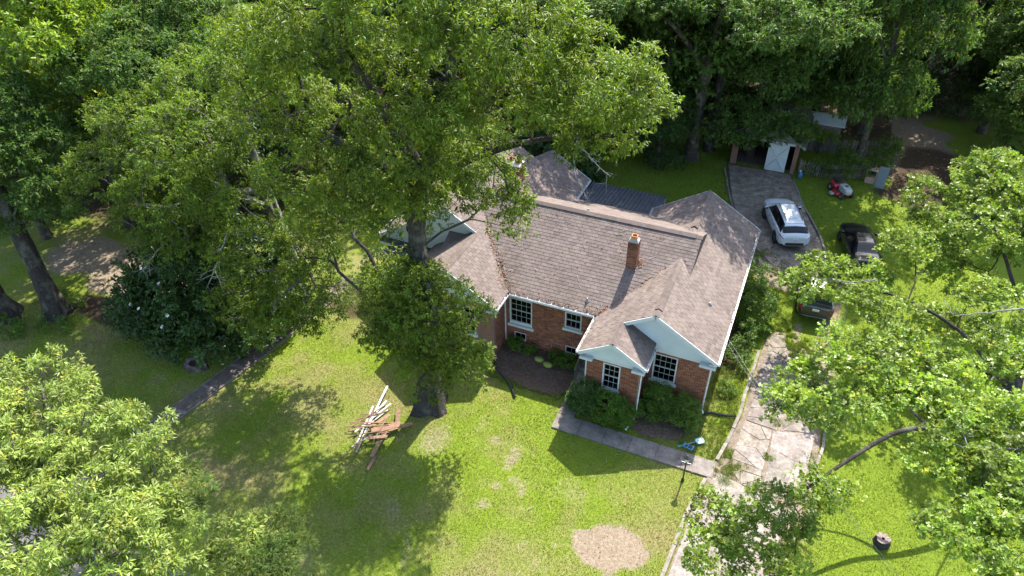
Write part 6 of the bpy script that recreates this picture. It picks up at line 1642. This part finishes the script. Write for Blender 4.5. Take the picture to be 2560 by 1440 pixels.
# ================================================================== YARD THINGS
# lamp post
lp = thing('lamp_post', 'short dark lamp post with glass lantern beside the front walk', 'lamp post', (.60, -3.86, 0))
m = MB(); m.lathe((0, 0, 0), [(.075, 0), (.07, .1), (.042, .14), (.034, .2), (.03, 1.22), (.045, 1.24), (.03, 1.27)], 12); m.build('post', M['black_metal'], lp, smooth=True)
m = MB(); m.bar((-.2, 0, 1.18), (.2, 0, 1.18), .016); m.build('ladder_bar', M['steel'], lp)
ln = MB(); ln.lathe((0, 0, 1.27), [(.05, 0), (.075, .02), (.125, .20), (.13, .23)], 6); ln.build('lantern_glass', M['lamp_glass'], lp)
m = MB(); m.lathe((0, 0, 1.495), [(.15, 0), (.15, .015), (.07, .075), (.02, .10), (.012, .15)], 6); m.build('lantern_cap', M['black_metal'], lp)
for i in range(6):
    a = i * math.pi / 3; m = MB(); m.bar((.077 * math.cos(a), .077 * math.sin(a), 1.29), (.135 * math.cos(a), .135 * math.sin(a), 1.5), .012); m.build('lantern_rib', M['steel'], lp)
# skimmer net and blue toy
nt_ = thing('pool_net', 'teal skimmer net with pale mesh lying on the grass', 'net', (.5, -1.75, .05), math.radians(41))
m = MB(); m.tube([(-.62, 0, .03), (.22, 0, .03)], .016, 8); m.build('handle', M['cable'], nt_)
m = MB(); m.tube([(-.66, 0, .03), (-.48, 0, .03)], .022, 8); m.build('grip', M['teal'], nt_)
ring = [(.22, -.07), (.28, -.15), (.52, -.17), (.58, -.10), (.58, .10), (.52, .17), (.28, .15), (.22, .07), (.22, -.07)]
m = MB(); m.tube([(p[0], p[1], .03) for p in ring], .024, 8, False); m.build('rim', M['teal'], nt_)
m = MB(); m.add([(p[0], p[1], .02) for p in ring[:-1]] + [(.4, 0, -.015)], [(i, (i + 1) % 8, 8) for i in range(8)]); m.build('mesh', M['net'], nt_)
bt = thing('blue_frame', 'small blue plastic frame on the grass by the net handle', 'toy', (.42, -2.0, .04), math.radians(-12))
for a in ((-.17, .17, .08, .12, 0, .06), (-.17, .17, -.12, -.08, 0, .06), (-.05, .0, -.08, .08, 0, .05), (.17, .24, -.14, .14, 0, .07), (-.24, -.17, -.14, .14, 0, .07)):
    m = MB(); m.box(*a); m.build('bar', M['blue'], bt, bevel=.012)

def hose(label, pts, rad, seed):
    P = smooth_path([(*p, rad) for p in pts], 60); b = MB(); n = len(P)
    Q = np.array([np.interp(np.linspace(0, n - 1, 160), np.arange(n), P[:, c]) for c in range(3)]).T
    b.tube([tuple(q) for q in Q], [rad * (1 + .10 * (i % 2)) for i in range(160)], 10)
    tag(b.build('drain_pipe', M['black_pipe'], smooth=False), label, 'pipe')
hose('black corrugated drain pipe snaking out from the mulch bed', [(-9.9, -.2, .08), (-9.5, -.78, .08), (-8.95, -1.15, .08), (-8.4, -1.6, .07), (-8.05, -2.0, .07), (-7.88, -2.25, .07)], .055, 1)
hose('short black drain pipe from the right corner to the drive kerb', [(.62, .2, .08), (.9, .42, .07), (1.3, .45, .07), (1.7, .52, .07), (2.05, .64, .09)], .055, 2)

# stumps
def stump(name, label, x, y, r0, h, hollow, seed, mat='bark_oak'):
    q = rng_(seed); n = 28; b = MB(); t = thing(name, label, 'stump', (x, y, 0))
    a = np.arange(n) * 2 * np.pi / n; ir = 1 + .07 * np.sin(3 * a + 1) + .05 * np.sin(7 * a) + q.normal(size=n) * .015
    rings = [(1.25, -.05), (1.06, h * .25), (1.0, h * .8), (.97, h)]
    vs, fs = [], []
    for k, z in rings: vs += [(math.cos(a[i]) * r0 * ir[i] * k, math.sin(a[i]) * r0 * ir[i] * k, z + (q.normal() * .012 if z == h else 0)) for i in range(n)]
    for k in range(len(rings) - 1): fs += [(k * n + i, k * n + (i + 1) % n, (k + 1) * n + (i + 1) % n, (k + 1) * n + i) for i in range(n)]
    b.add(vs, fs); b.build('bark', M[mat], t)
    tp = MB(); vs = [v for v in vs[-n:]]; inner = [(v[0] * hollow, v[1] * hollow, h - .01) for v in vs]; deep = [(v[0] * hollow * .8, v[1] * hollow * .8, h * .3) for v in vs]
    tp.add(vs + inner, [(i, (i + 1) % n, n + (i + 1) % n, n + i) for i in range(n)]); tp.build('cut_face', M['cut_wood'], t)
    ho = MB(); ho.add(inner + deep, [(i, (i + 1) % n, n + (i + 1) % n, n + i) for i in range(n)] + [tuple(range(n, 2 * n))]); ho.build('hollow', M['bark_dark'], t)
    return t
M['cut_wood'] = mat_plain('cut_wood', (.20, .15, .125), .9, .35, 14, bmp=.01)
stump('tree_stump', 'round cut stump with dark hollow in the sunny lawn', 8.42, -3.75, .27, .30, .22, 1)
stump('tree_stump', 'low rotten hollow stump in the shaded lawn by the magnolia', -23.7, -6.5, .55, .16, .6, 2, 'bark_dark').scale = (1.15, .75, 1)

# scrap wood heap: every board a thing of its own
rb = random.Random(12)
def board(label, a, b, w, th, mat, z, dz=0.0, roll=0.0):
    a, b = Vector((a[0], a[1], z)), Vector((b[0], b[1], z + dz)); L = (b - a).length
    m = MB(); k = rb.uniform(.75, 1.25); m.box(0, L, -w / 2, w / 2, -th / 2, th / 2, (k, k * rb.uniform(.9, 1.05), k * rb.uniform(.85, 1.05)))
    o = m.build('board', M[mat], bevel=.006); o.location = a
    d = (b - a).normalized(); o.rotation_euler = (roll, -math.asin(d.z), math.atan2(d.y, d.x))
    tag(o, label, 'board', 'boards of the scrap wood heap')
W_ = 'white painted board lying lengthwise in the scrap wood heap'; N_ = 'thin brown lath in the scrap wood heap'; B_ = 'wide brown plank in the scrap wood heap'
board('longest white board sticking out of the top of the scrap heap', (-13.78, -4.15), (-13.3, -6.6), .10, .03, 'white_board', .26, -.05)
for a, b, w in (((-13.35, -4.95), (-13.55, -6.9), .11), ((-13.05, -5.05), (-13.65, -7.2), .10), ((-12.95, -5.45), (-13.35, -6.7), .07), ((-13.75, -5.5), (-13.15, -7.9), .08), ((-13.5, -5.9), (-12.95, -8.15), .07), ((-12.85, -7.0), (-13.3, -8.0), .06)):
    board(W_, a, b, w, .03, 'white_board', .18 + .06 * rb.random(), rb.uniform(-.04, .02), rb.uniform(-.2, .2))
for a, b in (((-14.1, -6.85), (-12.3, -6.1)), ((-13.9, -7.25), (-12.9, -6.3)), ((-14.0, -6.6), (-12.95, -5.6)), ((-13.9, -7.0), (-13.2, -5.3)), ((-13.0, -8.5), (-13.2, -6.2)), ((-13.6, -5.6), (-13.35, -6.8)), ((-12.9, -7.0), (-12.2, -6.6)), ((-13.5, -6.9), (-12.4, -6.3)), ((-14.15, -7.1), (-12.8, -6.5)), ((-14.0, -6.2), (-13.1, -5.9)), ((-12.7, -6.0), (-12.5, -7.6)), ((-13.1, -7.6), (-13.35, -8.6)), ((-12.6, -6.8), (-13.4, -7.4))):
    board(N_, a, b, .05, .03, 'wood_brown', .22 + .1 * rb.random(), rb.uniform(-.08, .05), rb.uniform(-.3, .3))
for a, b, w in (((-12.95, -6.9), (-11.95, -6.0), .30), ((-12.55, -5.2), (-12.0, -6.25), .22), ((-12.4, -6.6), (-12.2, -8.1), .22), ((-12.9, -7.3), (-12.1, -6.9), .18), ((-12.3, -6.5), (-11.5, -5.7), .20), ((-13.1, -6.6), (-12.7, -5.7), .16)):
    board(B_, a, b, w, .035, 'wood_brown', .16 + .1 * rb.random(), rb.uniform(-.06, .06), rb.uniform(-.35, .35))
board('dark rotten plank end lying apart at the foot of the heap', (-12.15, -7.9), (-12.05, -8.7), .15, .03, 'wood_brown', .06, -.02)
board('loose brown stick on the shaded grass above the heap', (-12.5, -3.3), (-12.3, -3.9), .05, .02, 'wood_brown', .06, 0)

# bags beside the wall, spigot and wire
for i, (x, y, lb) in enumerate(((-7.75, .55, 'yellow green soil bag lying by the wall plants'), (-7.2, .35, 'green and yellow soil bag standing by the wall plants'))):
    b = MB(); n = 10; vs, fs = [], []
    for k, (f, z) in enumerate(((.7, 0), (1, .07), (1, .16), (.75, .22), (.3, .24))):
        for a in range(n): an = a * 2 * math.pi / n; vs.append((x + .26 * f * math.cos(an) * (1 + .1 * math.sin(3 * an)), y + .15 * f * math.sin(an), z + .03 + .015 * math.sin(an * 4 + k)))
    for k in range(4): fs += [(k * n + a, k * n + (a + 1) % n, (k + 1) * n + (a + 1) % n, (k + 1) * n + a) for a in range(n)]
    fs.append(tuple(4 * n + a for a in range(n))); b.add(vs, fs); tag(b.build('soil_bag', M['yellow'], smooth=True), lb, 'bag')
m = MB(); m.tube([(-7.35, 1.40, .62), (-7.35, 1.28, .62), (-7.35, 1.25, .56)], .025, 8); m.lathe((-7.35, 1.32, .64), [(.05, 0), (.05, .02)], 8); H(m.build('spigot', M['steel']))
ol = MB()
for i in range(8):
    a = i * math.pi / 4; c = Vector((1.75, 6.25, .55)); d = Vector((math.cos(a), math.sin(a), .3)); ol.add([c, c + d * .07 + Vector((-d.y, d.x, 0)) * .03, c + d * .11, c + d * .07 - Vector((-d.y, d.x, 0)) * .03], [(0, 1, 2, 3)])
fl = thing('orange_flower', 'single orange bloom in the bed beside the house', 'flower', (1.75, 6.25, 0)); x = ol.build('bloom', M['orange']); x.parent = fl; x.matrix_parent_inverse = Matrix.Translation((-1.75, -6.25, 0))
m = MB(); m.tube([(0, 0, 0), (.01, .0, .3), (0, 0, .56)], .008, 5); m.build('stem', M['leaf_shrub'], fl)

def cable(label, a, b, sag, r, off=(0, 0, 0)):
    a, b = Vector(a) + Vector(off), Vector(b); pts = []
    for i in range(40):
        f = i / 39; p = a + (b - a) * f; pts.append(p - Vector((0, 0, sag * 4 * f * (1 - f))))
    m = MB(); m.tube(pts, r, 5, False); tag(m.build('service_cable', M['cable'], smooth=True), label, 'cable')
cable('upper strand of the overhead service cable crossing the drive', (.86, 2.05, 3.35), (12.2, -16.5, 7.6), .7, .0045)
cable('lower strand of the overhead service cable crossing the drive', (.86, 1.8, 3.3), (12.4, -16.4, 7.4), .8, .0035)

# bare pale branches: dead limbs hanging from the crowns
def dead_branch(label, pts, r0, seed, twigs=9, tl=.6, mat='bark_pale'):
    q = rng_(seed); P = smooth_path([(*p, 0) for p in pts], 26)[:, :3]; rr = np.linspace(r0, r0 * .3, 26)
    P = P + q.normal(size=P.shape) * r0 * .5
    paths = [(P, rr)]
    for i in range(twigs):
        k = q.integers(5, 25); d = unit(q.normal(size=3) + (P[min(k + 1, 25)] - P[k - 1]) * 3); L = tl * (.4 + q.random()); w = P[k] + np.outer(np.linspace(0, 1, 5), d * L) + np.cumsum(q.normal(size=(5, 3)) * L * .08, axis=0) * np.linspace(0, 1, 5)[:, None]
        paths.append((w, np.linspace(rr[k] * .6, .004, 5)))
        if L > .35:
            d2 = unit(d + q.normal(size=3) * .8); w2 = w[2] + np.outer(np.linspace(0, 1, 4), d2 * L * .55); paths.append((w2, np.linspace(rr[k] * .35, .003, 4)))
    V, F = tubes_np(paths, 5)
    o = obj_from('dead_branch', mesh_np('dead_branch', V, F, None, True), M[mat]); return tag(o, label, 'branch')
dead_branch('lichen covered dead branch hanging over the rear carport roof', [(-10.28, 11.27, 7.4), (-9.31, 10.99, 6.6), (-8.6, 11.13, 5.8), (-7.74, 11.15, 5.2)], .05, 1, 16, .8)
dead_branch('second bare branch dangling beside the carport gutter', [(-10.06, 11.06, 6.8), (-9.41, 10.07, 5.4), (-8.72, 9.55, 4.8), (-7.99, 8.89, 4.3)], .04, 2, 14, .7)
dead_branch('pale bare twigs in front of the dark magnolia, upper left', [(-24.0, -4.9, 7.0), (-24.4, -5.7, 6.4), (-25.2, -6.2, 5.4), (-25.6, -6.0, 5.0)], .04, 3, 16, .8)
dead_branch('pale forked bare twigs beside the hanging oak foliage', [(-20.4, -5.0, 8.0), (-20.8, -5.8, 6.6), (-21.4, -6.2, 5.4)], .04, 4, 16, .8)
dead_branch('crooked pale dead limb across the oak on the right edge', [(11.0, -5.4, 8.8), (9.6, -6.2, 8.9), (8.3, -6.8, 9.0), (8.0, -5.9, 9.2)], .035, 5, 10, .7)
dead_branch('pale dead limb low in the right edge foliage', [(9.6, -6.8, 8.4), (9.2, -7.4, 8.2), (9.0, -8.4, 8.0)], .028, 6, 8, .6)
dead_branch('bare grey branch crossing above the rear of the dark suv', [(6.2, 5.2, 6.0), (5.4, 6.3, 4.9), (4.9, 7.2, 4.2), (4.6, 7.8, 4.0)], .035, 7, 8, .6)
dead_branch('hanging grey stick beside the worn wheel track', [(5.5, 6.2, 4.6), (5.6, 5.4, 3.6), (5.6, 5.0, 2.6), (5.5, 4.9, 2.2)], .035, 8, 3, .4)
dead_branch('long pale limb through the leaves at the right edge', [(11.4, 2.4, 8.2), (10.0, 1.6, 8.2), (8.6, 1.2, 7.8), (8.2, 1.6, 8.2)], .04, 9, 8, .6)

# ================================================================== GRASS, FALLEN LEAVES (uncountable)
HOUSE_RECTS = [(-14.7, -9.95, -.05, 11.5), (-10, -4.7, 1.35, 11), (-4.85, -2.2, -1.3, 1.5), (-2.35, .5, .3, 11.4), (-18.2, -14.6, 3.0, 11.5), (-9.9, -5.6, -.9, 1.4), (-5.7, -4.75, -2.4, 1.4), (-5.65, 1.75, -3.3, -2.33), (-2.3, .4, -1.2, .4), (-9.6, -4.8, 10, 14), (-14.5, -9.8, 10, 13.2)]
def in_poly(x, y, poly):
    c = np.zeros(len(x), bool); n = len(poly)
    for i in range(n):
        (x0, y0), (x1, y1) = poly[i], poly[(i + 1) % n]
        cr = ((y0 > y) != (y1 > y)) & (x < (x1 - x0) * (y - y0) / (y1 - y0 + 1e-12) + x0); c ^= cr
    return c
DIRT = [(-2.46, -8.28), (-1.96, -7.3), (-1.1, -7.15), (-.33, -7.2), (.1, -7.85), (-.35, -8.7), (-.72, -9.15), (-1.5, -9.2), (-2.03, -9.04)]
def grass_points(n, x0, x1, y0, y1, seed, keep=1.0):
    q = rng_(seed); x = q.uniform(x0, x1, n); y = q.uniform(y0, y1, n)
    ok = np.ones(n, bool)
    for (a, b, c, d) in HOUSE_RECTS: ok &= ~((x > a) & (x < b) & (y > c) & (y < d))
    for pq in DRIVE_Q: ok &= ~in_poly(x, y, pq[0])
    wx = np.where(y < -4.4, -21.35 - .18 * (-(y) - 4.4), -21.35 + .12 * (y + 4.4)); ok &= ~(np.abs(x - wx) < .6)
    ok &= seg_dist(x, y, [(2.36, 5.6), (2.21, 2.46), (2.17, .79), (1.93, -1.14), (1.72, -2.25)]) > .1
    ok &= seg_dist(x, y, [(1.46, -3.42), (1.3, -4.42), (1.1, -5.75), (.92, -8.4), (.75, -15.0)]) > .1
    s, d, l = soil_masks(x, y)
    ok &= q.random(n) > np.clip(s * 1.35 - .2, 0, .97); ok &= q.random(n) > np.clip(l * 1.5 - .2, 0, .97)
    ok &= y > -15.4
    return x[ok], y[ok], d[ok], q
def grass(name, label, n, box, seed, h, w):
    x, y, d, q = grass_points(n, *box, seed); k = len(x)
    a = q.random(k) * 2 * np.pi; lean = .35 + .5 * q.random(k); hh = h * (.55 + .8 * q.random(k)) * (.75 + .5 * vnoise(x, y, 1.1, 3))
    z = gz(x, y) - .035
    dx, dy = np.cos(a), np.sin(a); b1 = np.stack([x - dy * w, y + dx * w, z], -1); b2 = np.stack([x + dy * w, y - dx * w, z], -1)
    tp = np.stack([x + dx * hh * lean, y + dy * hh * lean, z + hh], -1)
    V = np.stack([b1, b2, tp], 1).reshape(-1, 3); F = np.arange(3 * k).reshape(-1, 3)
    v = .72 + .45 * vnoise(x, y, .55, 8) + .28 * (vnoise(x, y, 2.6, 9) - .5) + q.normal(size=k) * .10
    dr = np.clip(d * 1.15 + (q.random(k) < .10) * .5 - .22, 0, 1)
    cl = np.clip((vnoise(x, y, .45, 12) - .62) * 5, 0, 1) * (vnoise(x, y, 4.0, 13) > .45)
    v = v * (1 - .35 * cl)
    t = np.stack([v * (1 + .9 * dr - .2 * cl), v * (1 + .22 * dr), v * (1 + 1.6 * dr + .3 * cl)], -1)
    o = obj_from(name, mesh_np(name, V, F, np.repeat(t, 3, axis=0)), M['grass']); tag(o, label, 'grass', kind='stuff')
grass('grass', 'sunlit mown grass of the front lawn', 280000, (-19, 14, -13, 3), 201, .055, .012)
grass('grass', 'mown grass of the shaded left lawn', 110000, (-36, -19, -16, 3), 202, .06, .016)
grass('grass', 'mown grass of the back yard around the cars', 110000, (-12, 14, 3, 28), 203, .07, .019)
# weeds in the drive cracks and side yard
qx = rng_(301)
def tufts(name, label, cx, seed, h=.10, nb=16, w=.012):
    q = rng_(seed); c = np.repeat(np.asarray(cx), nb, axis=0); k = len(c)
    x = c[:, 0] + q.normal(size=k) * .05; y = c[:, 1] + q.normal(size=k) * .05; a = q.random(k) * 6.283; hh = h * (.4 + q.random(k)); le = .4 + .6 * q.random(k)
    z = np.zeros(k); dx, dy = np.cos(a), np.sin(a)
    V = np.stack([np.stack([x - dy * w, y + dx * w, z], -1), np.stack([x + dy * w, y - dx * w, z], -1), np.stack([x + dx * hh * le, y + dy * hh * le, z + hh], -1)], 1).reshape(-1, 3)
    v = .7 + .5 * np.repeat(q.random(len(cx)), nb); t = np.stack([v * 1.05, v, v], -1)
    o = obj_from(name, mesh_np(name, V, np.arange(3 * k).reshape(-1, 3), np.repeat(t, 3, axis=0)), M['grass']); tag(o, label, 'weeds', kind='stuff')
pts = []
for (x, y, n, s) in ((2.35, -2.5, 60, .28), (3.75, -1.2, 26, .12), (3.6, -2.9, 30, .2), (2.0, -1.6, 40, .16), (5.6, -1.0, 40, .3), (2.6, 7.4, 60, .4), (4.0, 6.6, 90, .5), (1.9, .2, 30, .12), (2.2, -3.3, 40, .2), (2.6, 13.3, 90, .5), (1.2, 14.6, 50, .3), (5.0, -5.5, 40, .4), (3.4, -3.4, 14, .1), (3.8, 1.0, 20, .2)):
    pts += [(x + qx.normal() * s, y + qx.normal() * s) for _ in range(n)]
tufts('weeds', 'weeds growing in the cracks of the drive', pts, 302, .09, 34, .018)
pts = [(qx.uniform(.6, 2.0), qx.uniform(-2.2, 4.4)) for _ in range(600)]
bp = [(qx.uniform(-9.6, -5.8), qx.uniform(-1.1, .9)) for _ in range(45)] + [(qx.uniform(-2.2, .4), qx.uniform(-1.9, -.2)) for _ in range(60)] + [(-9.8 + 4.1 * f, -1.15 + qx.normal() * .12 - .2 * math.sin(f * 3.1)) for f in np.linspace(0, 1, 120)]
tufts('weeds', 'small weeds along the edges of the planting beds', bp, 304, .07, 26, .014)
tufts('weeds', 'bright clover and weeds on the side yard strip', pts, 303, .06, 14, .016)
def fallen(name, label, n, box, seed, L):
    q = rng_(seed); P = np.stack([q.uniform(box[0], box[1], n), q.uniform(box[2], box[3], n), np.zeros(n) + .02], -1)
    o = obj_from(name, litter_mesh(name, P, None, seed, L, .03), M['litter']); tag(o, label, 'leaves', kind='stuff')
tl = MB(); qt = rng_(77); tw = tl
for k in range(46): twig(qt.uniform(-19, 0), qt.uniform(-12, -3.6), qt.uniform(.2, .6), qt.uniform(0, 6.28), lambda a, b: .0, .007, qt)
o = tl.build('lawn_twigs', M['twig']); tag(o, 'small dead twigs strewn over the front lawn', 'twigs', kind='stuff')
fallen('fallen_leaves', 'scattered brown leaves on the front lawn', 1300, (-20, 1, -12, -2), 401, (.04, .11))
fallen('fallen_leaves', 'scattered leaves on the shaded left lawn', 1000, (-36, -19, -13, 0), 402, (.04, .12))
fallen('fallen_leaves', 'leaf litter on the mulch bed', 700, (-9.7, -5.7, -1.0, 1.3), 403, (.04, .10))
fallen('fallen_leaves', 'pale fallen leaves on the bare back ground', 900, (7.5, 15, 24, 40), 404, (.10, .22))
fallen('fallen_leaves', 'leaves blown along the drive edges', 300, (.9, 6, -9, 6), 405, (.05, .10))
fallen('fallen_leaves', 'dark leaf litter drifted on the drive before the garage', 900, (-2.6, 2.2, 20.5, 25.3), 407, (.05, .14))
fallen('fallen_leaves', 'brown litter on the bare ground at the left', 500, (-40, -27, -8, 4), 406, (.10, .2))
